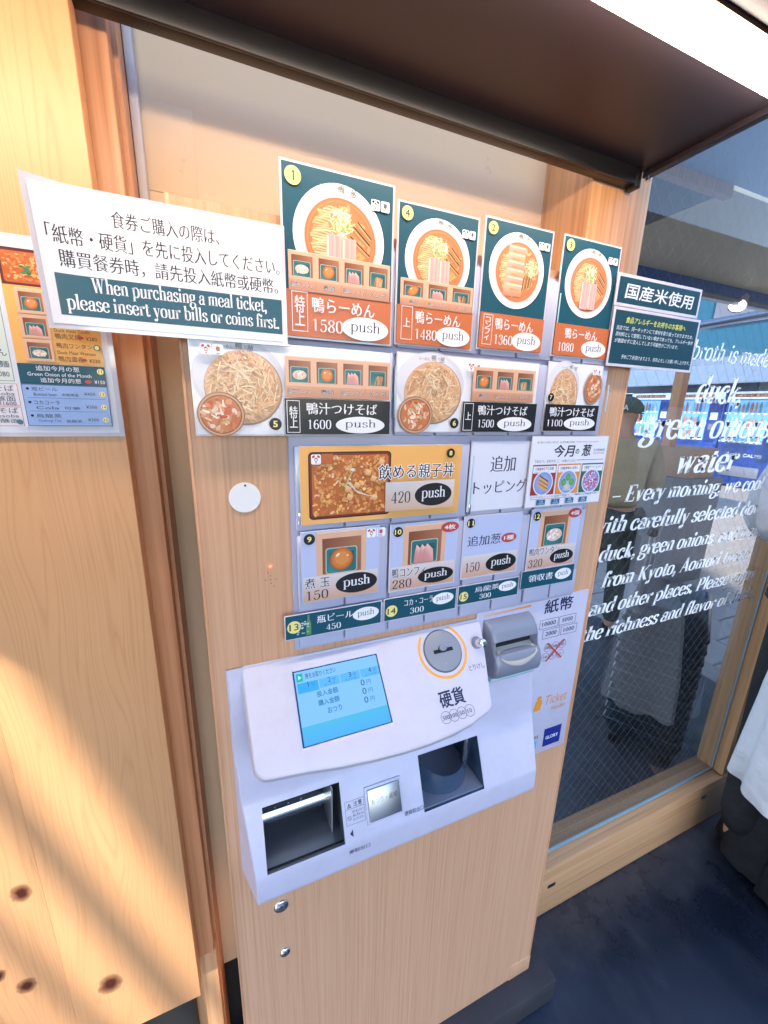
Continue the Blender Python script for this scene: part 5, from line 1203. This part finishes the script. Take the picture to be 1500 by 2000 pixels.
# folded-over tape holding it to the board
# wall menu on the pine board
def wallmenu(A, w_, h):
    """u=0 at x=-262, v=0 at z=-33"""
    A.rect(0, 0, w_, h, hx('#dcdae6')); X = lambda x: x + 262; Z = lambda z: z + 33; K_ = hx('#3a4460')
    A.rect(X(-258), Z(11), X(-168), Z(128), hx('#d8dcd8')); A.frame(X(-258), Z(86), X(-168), Z(128), .6, hx('#7a9a94')); A.frame(X(-258), Z(14), X(-168), Z(84), .6, hx('#7a9a94'))
    A.rect(X(-258), Z(-27), X(-167), Z(12), hx('#e0dae2')); A.frame(X(-258), Z(-8), X(-167), Z(12), .5, hx('#c87878')); A.frame(X(-258), Z(-27), X(-167), Z(-9), .5, hx('#c87878'))
    for t, x, z, ww, hh in (('らーめん', -200, 36, 30, 6), ('鴨湯拉麺', -200, 26, 30, 6), ('鴨らーめん', -205, 68, 34, 6), ('¥1080', -185, 18, 14, 4.5), ('つけそば', -200, 5, 30, 5.5), ('Tsukesoba', -200, 1, 30, 3.4), ('鴨湯蘸面', -200, -4, 30, 4.5), ('¥1600', -184, -7.6, 14, 3.4), ('つけそば', -200, -15, 30, 5), ('Tsukesoba', -200, -19, 30, 3), ('鴨湯蘸面', -200, -24, 30, 4)):
        A.text(t, X(x), Z(z), ww, hh, K_)
    A.rect(X(-164), Z(31), X(-95), Z(127), hx('#eeb060'))
    x0, x1, y0, y1 = X(-163.5), X(-128), Z(97), Z(127); A.rect(x0, y0, x1, y1, hx('#5a2026')); A.rrect(x0 + 2, y0 + 2, x1 - 1, y1 - 2.5, 2, hx('#c4622c'))
    for k in range(160): A.ell(random.uniform(x0 + 4, x1 - 3), random.uniform(y0 + 4, y1 - 4), random.uniform(.6, 2), random.uniform(.5, 1.4), jit(random.choice([hx('#e08c48'), hx('#c8602c'), hx('#f0b474'), hx('#d87840')]), .04), 7, .003)
    for k in range(9): A.ell(X(-145) + random.uniform(-3, 3), Z(110) + random.uniform(-3, 3), 2, 1, jit(hx('#3f7a50'), .05), 7)
    dish(A, X(-156), Z(74), 22, 21, 'egg'); dish(A, X(-156), Z(53), 22, 20, 'confit'); dish(A, X(-156), Z(33), 22, 19, 'wonton')
    Bn = hx('#4a3020')
    for t, x, z, ww, hh in (('煮玉', -130, 88, 10, 4.5), ('鴨コンフィ', -131, 66, 24, 4.8), ('Duck meat Confit', -131, 60, 28, 3), ('鴨肉叉燒', -131, 54, 20, 4.8), ('¥280', -107, 54, 9, 3.4), ('鴨肉ワンタン', -131, 46, 28, 4.6), ('Duck Meat Wonton', -131, 40.5, 30, 3), ('鴨肉雲呑', -131, 34, 20, 4.6), ('¥320', -107, 34, 9, 3.4)):
        A.text(t, X(x), Z(z), ww, hh, Bn)
    for z in (68, 48): A.ell(X(-99), Z(z), 2.8, 2.8, hx('#3a5a4c'), 16); A.ell(X(-99), Z(z), 2.0, 2.0, YEL, 14)
    for z in (56, 36): A.ell(X(-111), Z(z), 2.6, 1.4, hx('#c0463a'), 14)
    A.rect(X(-163.5), Z(12.2), X(-95), Z(30.5), TEAL)
    for t, x, z, ww, hh in (('追加今月の葱', -150, 24.6, 34, 4.6), ('Green Onion of the Month', -157, 19.8, 50, 3.2), ('追加今月的葱', -148, 14, 32, 4.4), ('¥150', -105, 14.4, 8.6, 3.4)): A.text(t, X(x), Z(z), ww, hh, WHC)
    A.ell(X(-99), Z(26), 2.8, 2.8, YEL, 16); A.text('11', X(-100.4), Z(24.6), 2.8, 2.8, BLK); A.ell(X(-110), Z(16), 2.8, 1.6, hx('#c0463a'), 14)
    A.rect(X(-163.5), Z(-26.5), X(-95), Z(12), hx('#94aee0')); A.frame(X(-163.5), Z(-26.5), X(-95), Z(12), .5, hx('#2c4a8c'))
    for i, (t, e, c, p) in enumerate((('瓶ビール', 'Bottled beer', '中瓶啤酒', '¥450'), ('コカコーラ', 'Cola', '可樂', '¥300'), ('烏龍茶', 'Oolong Tea', '烏龍茶', '¥300'))):
        z = 6 - i * 12.4; A.ell(X(-159), Z(z + 2), 1.2, 1.2, BLK, 10); A.text(t, X(-156), Z(z), 20, 3.8, K_); A.text(e, X(-155), Z(z - 4.4), 18, 2.8, K_); A.text(c, X(-133), Z(z - 4.4), 13, 2.8, K_); A.text(p, X(-115), Z(z - 3), 9, 3, K_)
        A.ell(X(-100), Z(z - 1.5), 2.6, 2.6, YEL, 14); A.text(str(13 + i), X(-101.5), Z(z - 2.8), 3, 2.6, BLK)
        if i < 2: A.line([(X(-160), Z(z - 6.2)), (X(-98), Z(z - 6.2))], .25, hx('#2c4a8c'))
    A.rect(X(-166), Z(-32), X(-164.6), Z(-27), hx('#dcdae6'))
    A.ell(X(-169), Z(-23), 2.4, 2.4, hx('#3c7a84'), 14)
root = empty('wall_menu', W(-175, 498, -33), 'laminated menu with yellow, teal and blue panels on the pine boards', 'menu')
A = Art(); wallmenu(A, 172, 167); A.build('printed_face', W(-262, 497.0, -33), root); box('laminate', (-266, 497.2, -37), (-85.5, 499, 138), LAMI, root, 0.3)

# ------------------------------------------------------------ people
def skin_mesh(name, chains, m, parent, sub=2, root=0):
    """chains: list of polylines of (x,y,z,r) sharing vertices by position; metres"""
    vs, es, rs, key = [], [], [], {}
    def vid(p):
        k = tuple(round(q, 4) for q in p[:3])
        if k not in key: key[k] = len(vs); vs.append(p[:3]); rs.append(p[3])
        return key[k]
    for c in chains:
        ids = [vid(p) for p in c]
        es += [(a, b) for a, b in zip(ids[:-1], ids[1:])]
    me = bpy.data.meshes.new(name); me.from_pydata(vs, es, []); o = bpy.data.objects.new(name, me); COL.objects.link(o)
    md = o.modifiers.new('s', 'SKIN'); md.use_smooth_shade = True
    o.modifiers.new('u', 'SUBSURF').levels = sub
    sv = me.skin_vertices[0].data
    for i, r in enumerate(rs):
        sv[i].radius = (r if isinstance(r, tuple) else (r, r)); sv[i].use_root = (i == root)
    bpy.context.view_layer.update()
    e = bpy.data.meshes.new_from_object(o.evaluated_get(bpy.context.evaluated_depsgraph_get()))
    bpy.data.objects.remove(o); e.materials.clear(); e.materials.append(m); e.polygons.foreach_set('use_smooth', [True] * len(e.polygons))
    e.name = name; return put(name, e, parent)
M_SKIN = mat('skin', lin(hx('#c99a80')), 0.5); M_HAIR = mat('hair', (0.012, 0.01, 0.009), 0.45)
def cloth(name, c, r=0.8):
    mt = mat(name, c, r); nb = NB(mt); n = nb.noise(nb.pos(), 9, 4, 0.6); nb.link(nb.mix(nb.math('MULTIPLY', n, .8), c, tuple(q * .72 for q in c)), nb.b.inputs['Base Color'])
    nb.bump(nb.noise(nb.pos(), 16, 3, 0.5), 0.6, 0.02); return mt
M_KHAKI = cloth('khaki_cloth', lin(hx('#b9a684'))); M_CAP = cloth('cap_cloth', lin(hx('#5a6a60'))); M_PANTS = cloth('black_cloth', (0.012, 0.012, 0.016)); M_COAT = cloth('white_cloth', lin(hx('#dfdde4')), .75); M_OLIVE = cloth('olive_cloth', lin(hx('#3c4038')))
M_SHOE = mat('black_leather', (0.012, 0.012, 0.014), 0.3)
def person(label, x, y, rot, h, top, pants, shoes, arms='down', lean=0.0):
    root = empty('person', Vector((x, y, 0)), label, 'person'); s = h / 1.72; ca, sa = math.cos(rot), math.sin(rot)
    def P(px, py, pz, r): # local: facing -y
        return (x + (px * ca - (py - lean * max(0, pz - .9)) * sa) * s, y + (px * sa + (py - lean * max(0, pz - .9)) * ca) * s, pz * s, (r[0] * s, r[1] * s) if isinstance(r, tuple) else r * s)
    pel, wai, che, nec = P(0, 0, .95, .12), P(0, .0, 1.1, .115), P(0, .0, 1.32, .13), P(0, .01, 1.47, .055)
    hd = [nec, P(0, 0, 1.54, .06), P(0, -.01, 1.60, .085), P(0, -.005, 1.66, .085)]
    arm = []
    for k in (1, -1):
        sh = P(.17 * k, .0, 1.40, .052)
        if arms == 'down': pts = [che, sh, P(.215 * k, .01, 1.15, .04), P(.23 * k, -.06, .92, .028), P(.23 * k, -.08, .86, .03)]
        else: pts = [che, sh, P(.24 * k, -.02, 1.14, .042), P(.14 * k, -.25, 1.08, .03), P(.10 * k, -.31, 1.09, .03)]
        arm.append(pts)
    legs = [[pel, P(.09 * k, 0, .88, .085), P(.10 * k, -.01, .5, .056), P(.105 * k, .02, .10, .038), P(.105 * k, -.03, .05, .035), P(.11 * k, -.13, .035, .03)] for k in (1, -1)]
    skin_mesh('body', [[pel, wai, che, nec], hd] + arm + legs, M_SKIN, root)
    for a, k in zip(arm, (1, -1)):   # fingers
        w_ = Vector(a[-1][:3]); d = (w_ - Vector(a[-2][:3])).normalized(); side = d.cross(Vector((0, 0, 1))).normalized() if abs(d.z) < .9 else Vector((ca, sa, 0))
        ch = []
        for i, L in enumerate((.07, .08, .075, .06)):
            b0 = w_ + side * (i - 1.5) * .019; b1 = b0 + d * L * .55; b2 = b1 + (d * .8 + side.cross(d) * .5) * L * .45
            ch.append([(*w_, .02)] + [(*b0, .011), (*b1, .009), (*b2, .007)])
        ch.append([(*w_, .02), (*(w_ - side * .035 * k + d * .01), .011), (*(w_ - side * .045 * k + d * .045), .009)])
        skin_mesh('hand', ch, M_SKIN, root, 1)
    sc = 1.16
    def R(p, q): return (p[0], p[1], p[2], q * s)
    skin_mesh('jacket', [[R(pel, .18), R(wai, .185), R(che, .185), (nec[0], nec[1], nec[2] - .03, .075 * s)]] + [[R(che, .165), R(a[1], .095), R(a[2], .078), R(a[3], .055)] for a in arm], top, root)
    skin_mesh('trousers', [[R(pel, .14)] + [R(l[1], .10), R(l[2], .075), R(l[3], .06)] for l in legs], pants, root)
    for l in legs: skin_mesh('shoe', [[R(l[3], .045), R(l[4], .046), R(l[5], .042)]], shoes, root, 2)
    hh = Vector(hd[2][:3])
    f = Vector((sa, -ca, 0))
    r_ = Vector((ca, sa, 0))
    for k in (1, -1):
        e = hh + f * .083 * s + r_ * .032 * k * s + Vector((0, 0, .018)) * s
        tube('eye', [e, e + f * .008 * s], [.009 * s, .004 * s], M_PAPER, root, 10); tube('ear', [hh + r_ * .085 * k * s, hh + r_ * .098 * k * s], [.024 * s, .018 * s], M_SKIN, root, 10)
    tube('nose', [hh + f * .085 * s + Vector((0, 0, .01)), hh + f * .105 * s - Vector((0, 0, .012 * s)), hh + f * .085 * s - Vector((0, 0, .02 * s))], [.006 * s, .013 * s, .009 * s], M_SKIN, root, 10)
    tube('mouth', [hh + f * .086 * s - r_ * .022 * s - Vector((0, 0, .042 * s)), hh + f * .09 * s - Vector((0, 0, .044 * s)), hh + f * .086 * s + r_ * .022 * s - Vector((0, 0, .042 * s))], .004 * s, mat('lips', lin(hx('#a8645a')), .5), root, 8)
    return root, hh, f, r_, s
def cap_on(root, hh, f, r_, s, cap_m):
    bm = bmesh.new(); bmesh.ops.create_uvsphere(bm, u_segments=28, v_segments=14, radius=.104 * s)
    bmesh.ops.delete(bm, geom=[v for v in bm.verts if v.co.z < -.005], context='VERTS')
    bm.transform(Matrix.Translation(hh + Vector((0, 0, .035 * s)))); me = bpy.data.meshes.new('cap'); bm.to_mesh(me); bm.free(); me.materials.append(cap_m); c = put('cap', me, root, 60)
    vs, fs = [], []
    for k in range(11):
        a = math.radians(-60 + 12 * k); d = f * math.cos(a) + r_ * math.sin(a)
        for q, z in ((.1, .035), (.1 + .075 * math.cos(math.radians(-60 + 12 * k)), .022)): 
            for dz in (0, .004): vs.append(hh + d * q * s + Vector((0, 0, (z + dz) * s)))
    for k in range(10):
        a = k * 4
        for i, j in ((0, 2), (3, 1), (2, 3), (1, 0)): fs.append((a + i, a + j, a + 4 + j, a + 4 + i))
    link_mesh('cap_brim', vs, fs, cap_m, c)
    return c
# the walker beyond the pane, turned away towards the machines
pr, hh, f, r_, s = person('person in a dark green cap and khaki jacket seen from behind through the wired glass', 2.16, 1.62, math.radians(135), 1.44, M_KHAKI, M_OLIVE, M_SHOE, 'front', 0.15)
c = cap_on(pr, hh, f, r_, s, M_CAP)
A = Art(); A.text('L', 0, 8, 20, 30, hx('#e8e8e8'), .03); A.text('A', 12, 0, 26, 30, hx('#e8e8e8'), .03)
bd = -(f * 0.55 + r_ * 0.8).normalized()
bd = Vector((-0.86, -0.5, 0)).normalized(); ux = bd.cross(Vector((0, 0, 1))).normalized() * -1
A.build('cap_badge', hh + bd * .113 * s + ux * -.02 + Vector((0, 0, .045 * s)), c, ux, Vector((0, 0, 1)), INK_DULL)
bag = box('shoulder_bag', (1960, 1380, -760), (2060, 1600, -520), M_OLIVE, None, 40, 4); tag(bag, 'olive bag hanging at the hip of the person in the cap', 'bag')
# white-coated person at the right edge of the frame
pr2, hh2, f2, r2, s2 = person('person in a long white coat over wide black trousers at the right edge', 1.47, 0.37, math.radians(110), 1.62, M_COAT, M_PANTS, M_SHOE, 'front')
def skirt(name, cx, cy, prof, m, parent, n=64, fold=.012, nf=9, seed=0.0):
    vs, fs = [], []
    for i, (z, rx, ry) in enumerate(prof):
        k_ = i / (len(prof) - 1)
        for j in range(n):
            t = 2 * math.pi * j / n; w_ = 1 + fold * k_ * (math.sin(nf * t + seed) + .6 * math.sin(nf * 1.7 * t + 1 + seed)) / max(rx, .1) * .6
            vs.append((cx + rx * w_ * math.cos(t), cy + ry * w_ * math.sin(t), z + .012 * k_ * math.sin(3 * t + seed)))
    for i in range(len(prof) - 1):
        for j in range(n): fs.append((i * n + j, i * n + (j + 1) % n, (i + 1) * n + (j + 1) % n, (i + 1) * n + j))
    o = link_mesh(name, vs, fs, m, parent, 70); return o
skirt('coat_skirt', 1.45, 0.375, [(1.16, .13, .105), (1.0, .135, .11), (.8, .14, .115), (.6, .148, .122), (.45, .155, .13), (.33, .162, .135), (.325, .159, .132)], M_COAT, pr2, 96, .02, 7)
for k in (1, -1): skirt('trouser_leg', 1.46 + .03 * k, 0.35 + .07 * k, [(.55, .08, .07), (.35, .09, .08), (.15, .105, .09), (.03, .115, .10)], M_PANTS, pr2, 40, .01, 7, k)
# black wheeled holdall on the floor in front of them
hb = empty('black_holdall', Vector((1.62, .18, 0)), 'black rounded bag standing on the dark floor at the lower right edge', 'bag')
bm = bmesh.new(); bm_box(bm, (1.46, .02, .02), (2.0, .40, .30), .09, 6); me = bpy.data.meshes.new('bag_body'); bm.to_mesh(me); bm.free(); me.materials.append(M_SHOE); put('bag_body', me, hb, 60)
tube('handle', [(1.55, .2, .29), (1.58, .2, .36), (1.72, .2, .385), (1.86, .2, .36), (1.89, .2, .29)], .012, M_DARK, hb, 10)
box('zip_strip', (1453, 60, -1215), (1458, 360, -1209), M_STEEL, hb, 1)

# grooved suitcase just outside the pane
sc_ = empty('suitcase', Vector((1.66, .92, 0)), 'dark blue ribbed hard suitcase with its pull handle up behind the wired glass', 'suitcase')
M_CASE = mat('ribbed_shell', (0.008, 0.018, 0.035), 0.3, coat=.2)
rot = Matrix.Rotation(math.radians(28), 4, 'Z')
def sbox(name, a, b, m, bev, parent=sc_, seg=4):
    bm = bmesh.new(); bm_box(bm, a, b, bev, seg); bm.transform(Matrix.Translation((1.66, .92, 0)) @ rot); me = bpy.data.meshes.new(name); bm.to_mesh(me); bm.free(); me.materials.append(m); return put(name, me, parent, 50)
sh = sbox('shell', (-.20, -.13, .05), (.20, .13, .66), M_CASE, .045)
for i in range(11): sbox('rib', (-.205, -.136, .12 + i * .046), (.205, .136, .142 + i * .046), M_CASE, .008, sh, 2)
for x in (-.12, .12):
    sbox('handle_rail', (x - .01, .09, .66), (x + .01, .105, .92), M_STEEL, .003)
sbox('handle_grip', (-.14, .08, .91), (.14, .115, .945), M_DARK, .012)
for x in (-.15, .15):
    for y in (-.09, .09): sbox('wheel', (x - .02, y - .02, .0), (x + .02, y + .02, .055), M_DARK, .014)

# ------------------------------------------------------------ beyond the pane: drink machines, roof, street
M_VB = mat('vending_blue', lin(hx('#1c5cc0')), 0.35, coat=.3); M_VB2 = mat('vending_deep_blue', lin(hx('#123f98')), 0.35)
def lit(name, c, e, s): return mat(name, c, .4, emit=e, es=s)
M_VLIT = lit('lit_shelf_back', lin(hx('#8cc8f0')), lin(hx('#6cb4f4')), .20); M_VSTR = lit('lit_button_strip', lin(hx('#dff0fa')), lin(hx('#b8dcf8')), .22)
def drink_row(x, y0, y1, z, parent, seed):
    rnd = random.Random(seed); vs, fs, fm = [], [], []
    n = 9; w_ = (y1 - y0) / n
    for i in range(n):
        cy = y0 + w_ * (i + .5); r = w_ * .3; h = rnd.choice([.17, .2, .13]); b = len(vs); mi = rnd.randrange(len(VM_C))
        for (rr, zz) in ((r, 0), (r, h * .72), (r * .5, h * .9), (r * .4, h)):
            for k in range(8): t = math.pi * 2 * k / 8; vs.append((x + rr * math.cos(t), cy + rr * math.sin(t), z + zz))
        for q in range(3):
            for k in range(8): fs.append((b + q * 8 + k, b + q * 8 + (k + 1) % 8, b + (q + 1) * 8 + (k + 1) % 8, b + (q + 1) * 8 + k)); fm.append(mi)
        fs.append(tuple(b + 24 + k for k in range(8))); fm.append(mi)
    o = link_mesh('bottle_row', vs, fs, None, parent, None, VM_C, fm); o['kind'] = 'stuff'
VM_C = [mat('drink_label', lin(hx(c)), .35) for c in ('#b8705c', '#dce4ec', '#3c6ab4', '#b88c6c', '#5a8c9c', '#a8b4d0', '#7ab4d8', '#8cc8e8')]
labs = ['blue drinks vending machine farthest left, partly behind the person in the cap', 'blue drinks vending machine behind the slim brown post', 'blue drinks vending machine with white brand lettering low on its front', 'blue drinks vending machine cut by the right end of the window']
VX = 9.4
for i in range(4):
    y1 = 7.05 - i * 1.02; y0 = y1 - .99
    v = empty('drinks_vending_machine', Vector((VX + .3, (y0 + y1) / 2, 0)), labs[i], 'vending machine', 'row of blue drinks machines')
    def vb(name, a, b, m, bev=0.0, par=None):
        bm = bmesh.new(); bm_box(bm, a, b, bev, 2); me = bpy.data.meshes.new(name); bm.to_mesh(me); bm.free(); me.materials.append(m); return put(name, me, par or v, 40 if bev else None)
    vb('cabinet', (VX, y0, .04), (VX + .75, y1, 1.84), M_VB, .02); vb('foot', (VX + .05, y0 + .05, 0), (VX + .7, y1 - .05, .04), M_DARK)
    vb('display_back', (VX - .012, y0 + .27, .86), (VX - .002, y1 - .05, 1.66), M_VLIT)
    for k in range(3):
        z = .90 + k * .265; vb('shelf_strip', (VX - .10, y0 + .27, z - .035), (VX - .013, y1 - .05, z - .003), M_VSTR, .006)
        drink_row(VX - .055, y0 + .3, y1 - .08, z, v, i * 7 + k)
        for q in range(7):
            yy = y0 + .34 + q * (y1 - y0 - .42) / 6.2; vb('button', (VX - .106, yy - .022, z - .027), (VX - .1005, yy + .022, z - .012), M_VB2)
    vb('coin_panel', (VX - .03, y0 + .03, .85), (VX - .001, y0 + .24, 1.62), M_VB2, .008); vb('price_card', (VX - .036, y0 + .07, 1.28), (VX - .0305, y0 + .2, 1.42), M_VSTR); vb('bill_slot', (VX - .036, y0 + .07, 1.08), (VX - .0305, y0 + .2, 1.2), M_GREYP)
    vb('lower_panel', (VX - .03, y0 + .03, .1), (VX - .001, y1 - .03, .80), M_VB2, .01); vb('delivery_flap', (VX - .045, y0 + .2, .22), (VX - .031, y1 - .14, .42), M_GREYP, .01)
    A = Art(); A.text('Asahi', 0, 0, 240, 80, hx('#e4ecf8'), .03, shear=.2); A.text('CALPIS', 300, 6, 300, 62, hx('#e4ecf8'), .02)
    A.build('brand_lettering', Vector((VX - .032, y1 - .18, .60)), v, Vector((0, -1, 0)), Vector((0, 0, 1)), INK_DULL)
    hd_ = vb('header_panel', (VX - .02, y0 + .02, 1.68), (VX - .001, y1 - .02, 1.82), M_VSTR, .004)
    A = Art(); A.rect(0, 0, 700, 60, hx('#c4504c')); A.text('つめた～い  あったか～い', 20, 12, 660, 38, hx('#f0eef0'), .03); A.build('header_lettering', Vector((VX - .022, y1 - .12, 1.72)), v, Vector((0, -1, 0)), Vector((0, 0, 1)), INK_DULL)
bld = empty('shop_building', Vector((11, 5, 0)), 'pale fronted shop building with teal upper storey behind the drinks machines', 'building')
M_PALE = mat('pale_fascia', lin(hx('#8298b4')), .5); M_TEALW = mat('teal_wall', lin(hx('#2a6c8c')), .5)
def gb(name, a, b, m, par, bev=0.0):
    bm = bmesh.new(); bm_box(bm, a, b, bev, 2); me = bpy.data.meshes.new(name); bm.to_mesh(me); bm.free(); me.materials.append(m); return put(name, me, par, None)
gb('fascia', (9.9, -2, 1.86), (10.1, 14, 2.55), M_PALE, bld); gb('wall', (10.2, -2, 0), (14, 14, 1.86), M_VB2, bld); gb('upper_storey', (10.12, -2, 2.55), (14, 14, 6.5), M_TEALW, bld)
vs = [(8.9, -2, 1.98), (8.9, 14, 1.98), (9.9, 14, 2.4), (9.9, -2, 2.4), (8.9, -2, 1.95), (8.9, 14, 1.95), (9.9, 14, 2.37), (9.9, -2, 2.37)]
link_mesh('awning', vs, [(3, 2, 1, 0), (4, 5, 6, 7), (0, 1, 5, 4), (2, 3, 7, 6), (1, 2, 6, 5), (3, 0, 4, 7)], M_PALE, bld)
for i in range(6): gb('window', (10.08, 0 + i * 2.2, 3.2), (10.118, 1.6 + i * 2.2, 4.6), M_GREYP, bld)
bx_ = box('parcel_box', (3350, 1950, -480), (3700, 2450, -250), mat('cardboard', lin(hx('#a98468')), .8), None, 8)
tag(bx_, 'brown cardboard coloured crate standing behind the person in the cap', 'box')
stb = box('crate_stand', (3300, 1900, -1357), (3750, 2500, -482), M_GREY, None, 4); tag(stb, 'grey stand under the brown crate beyond the glass', 'stand')
pp = box('slim_post', (3370, 2130, -249), (3440, 2200, 640), M_JAMB); tag(pp, 'slim brown post standing beyond the glass in front of the drinks machines', 'post')
# lean-to roof beyond the pane
rf = empty('lean_to_roof', W(1600, 1100, 600), 'cream lean-to roof beyond the glass, with a blue panel for reflected sky', 'roof')
M_SOFF = mat('cream_soffit', lin(hx('#f2dfb8')), .6); M_SKYREFL = mat('sky_reflection_blue', lin(hx('#9cc4f0')), .45)
box('soffit_panel', (1412, 860, 620), (6500, 1385, 640), M_SOFF, rf); box('dark_soffit', (640, 870, 622), (1410, 1385, 642), M_GREY, rf)
box('roof_beam', (640, 836, 585), (1372, 858, 640), M_POST, rf); box('fascia_board', (640, 1386, 575), (6500, 1402, 650), M_VB, rf)
box('sky_reflection_panel', (640, 610, 612), (6500, 833, 622), M_SKYREFL, rf)  # the blue colour stands in for sky reflected in the pane
bm_ = tube('roof_truss', [W(2300, 2200, 420), W(4600, 1700, 900)], .03, M_STEEL, rf, 8)
tube('roof_truss', [W(1900, 1394, 560), W(6500, 1394, 560)], .018, M_STEEL, rf, 8)
spl = empty('spotlight', W(2700, 1490, 560), 'small white spotlight under the blue fascia beyond the glass', 'spotlight')
tube('spot_body', [W(2560, 1415, 590), W(2520, 1400, 545)], [.035, .04], M_WHITE, spl, 16); tube('spot_lens', [W(2519, 1399.5, 544), W(2517, 1399, 541)], .032, mat('spot_glow', (1, 1, 1), .5, emit=(1, .95, .85), es=4), spl, 16)
# sliding door beyond the right-hand jamb
dr = empty('sliding_glass_door', W(2000, 600, -1357), 'glass door with a steel threshold beyond the right window jamb', 'door')
box('threshold', (1634, 560, -1357), (3200, 660, -1338), M_STEEL, dr, 2); box('door_rail', (1640, 590, -1310), (3200, 620, -1230), M_CHROME, dr, 2)
box('door_glass', (1640, 600, -1230), (3200, 606, 640), M_GLASS, dr); box('door_stile', (1640, 588, -1230), (1662, 622, 640), M_STEEL, dr, 2)
# unseen buildings added behind the camera to keep the sun off the shop front
ob = empty('light_block_building', Vector((-6, -9, 0)), 'tall unseen building added behind the viewer to block the sun', 'building')
M_OB = mat('pale_concrete', (.38, .37, .36), .7)
def slab(name, pts, y0, y1, m, par):
    n = len(pts); vs = [(x, y0, z) for x, z in pts] + [(x, y1, z) for x, z in pts]
    fs = [tuple(range(n)), tuple(range(2 * n - 1, n - 1, -1))] + [(i, i + n, (i + 1) % n + n, (i + 1) % n) for i in range(n)]
    return link_mesh(name, vs, fs, m, par)
# added sheets with leaning edges, shaped to leave a slot for the sun
ex = lambda z: -4.46 - (z - 6.5) / 3.4
slab('wall', [(-20, 0), (-7, 0), (-7, 11), (-20, 11)], -9, -7, M_OB, ob)
slab('sun_slot_sheet', [(-7, 2.6), (ex(2.6) - .45, 2.6), (ex(11) - .45, 11), (-7, 11)], -7.03, -7, M_OB, ob)
ob2 = empty('light_block_building', Vector((-2, -9, 0)), 'second unseen building added to block the sun, with a pale sheet beside the slot', 'building')
slab('wall', [(-3, 0), (-2.2, 0), (-2.2, 10), (-3, 10)], -9, -7, M_OB, ob2); slab('sun_block_board', [(-7, 0), (-3, 0), (-3, 2.6), (-7, 2.6)], -7.05, -7, M_OB, ob2)
slab('sun_slot_sheet', [(ex(2.6) + .45, 2.6), (-3, 2.6), (-3, 10), (ex(10) + .45, 10)], -7.03, -7, M_OB, ob2)
for i in range(5):
    for k in range(3): gb('window', (-18 + i * 2.2, -7.0, 1.5 + k * 3), (-16.6 + i * 2.2, -6.98, 3.2 + k * 3), M_GREYP, ob)

ob3 = empty('light_block_building', Vector((20, -12, 0)), 'long dark unseen building added behind the viewer to darken the reflection in the pane', 'building')  # added out of view so the pane mirrors dark walls instead of sky
M_OBD = mat('dark_cladding', (.09, .09, .10), .6)
slab('wall', [(6, 0), (46, 0), (46, 8), (6, 8)], -14, -10, M_OBD, ob3)
for i in range(9): gb('window', (7 + i * 4, -10.0, 1.2), (9.6 + i * 4, -9.97, 3.0), M_DARK, ob3)

# unseen slanting strips added behind the viewer to shape sun bands on the planks
M_SUNSTRIP = cloth('sun_strip_cloth', lin(hx('#2c3c58')))
bn = empty('sun_band_screen', Vector((-1.4, -1.6, 1.7)), 'unseen screen of slanting dark strips added behind the viewer to shape the sunlight', 'sun screen')
bxs = lambda z: -1.375 - (z - 2.44) / 3.4
cuts = [(-.75, -.30), (-.27, -.205), (-.175, -.125), (-.085, -.022), (.018, .60)]
for a_, b_ in cuts:
    slab('sun_band_strip', [(bxs(1.5) + a_, 1.5), (bxs(1.5) + b_, 1.5), (bxs(3.7) + b_, 3.7), (bxs(3.7) + a_, 3.7)], -1.604, -1.6, M_SUNSTRIP, bn)
tube('strip_rail', [(-2.7, -1.602, 3.7), (-1.1, -1.602, 3.7)], .015, M_STEEL, bn, 10)
tube('strip_pole', [(-2.7, -1.602, 0), (-2.7, -1.602, 3.72)], .02, M_STEEL, bn, 10)
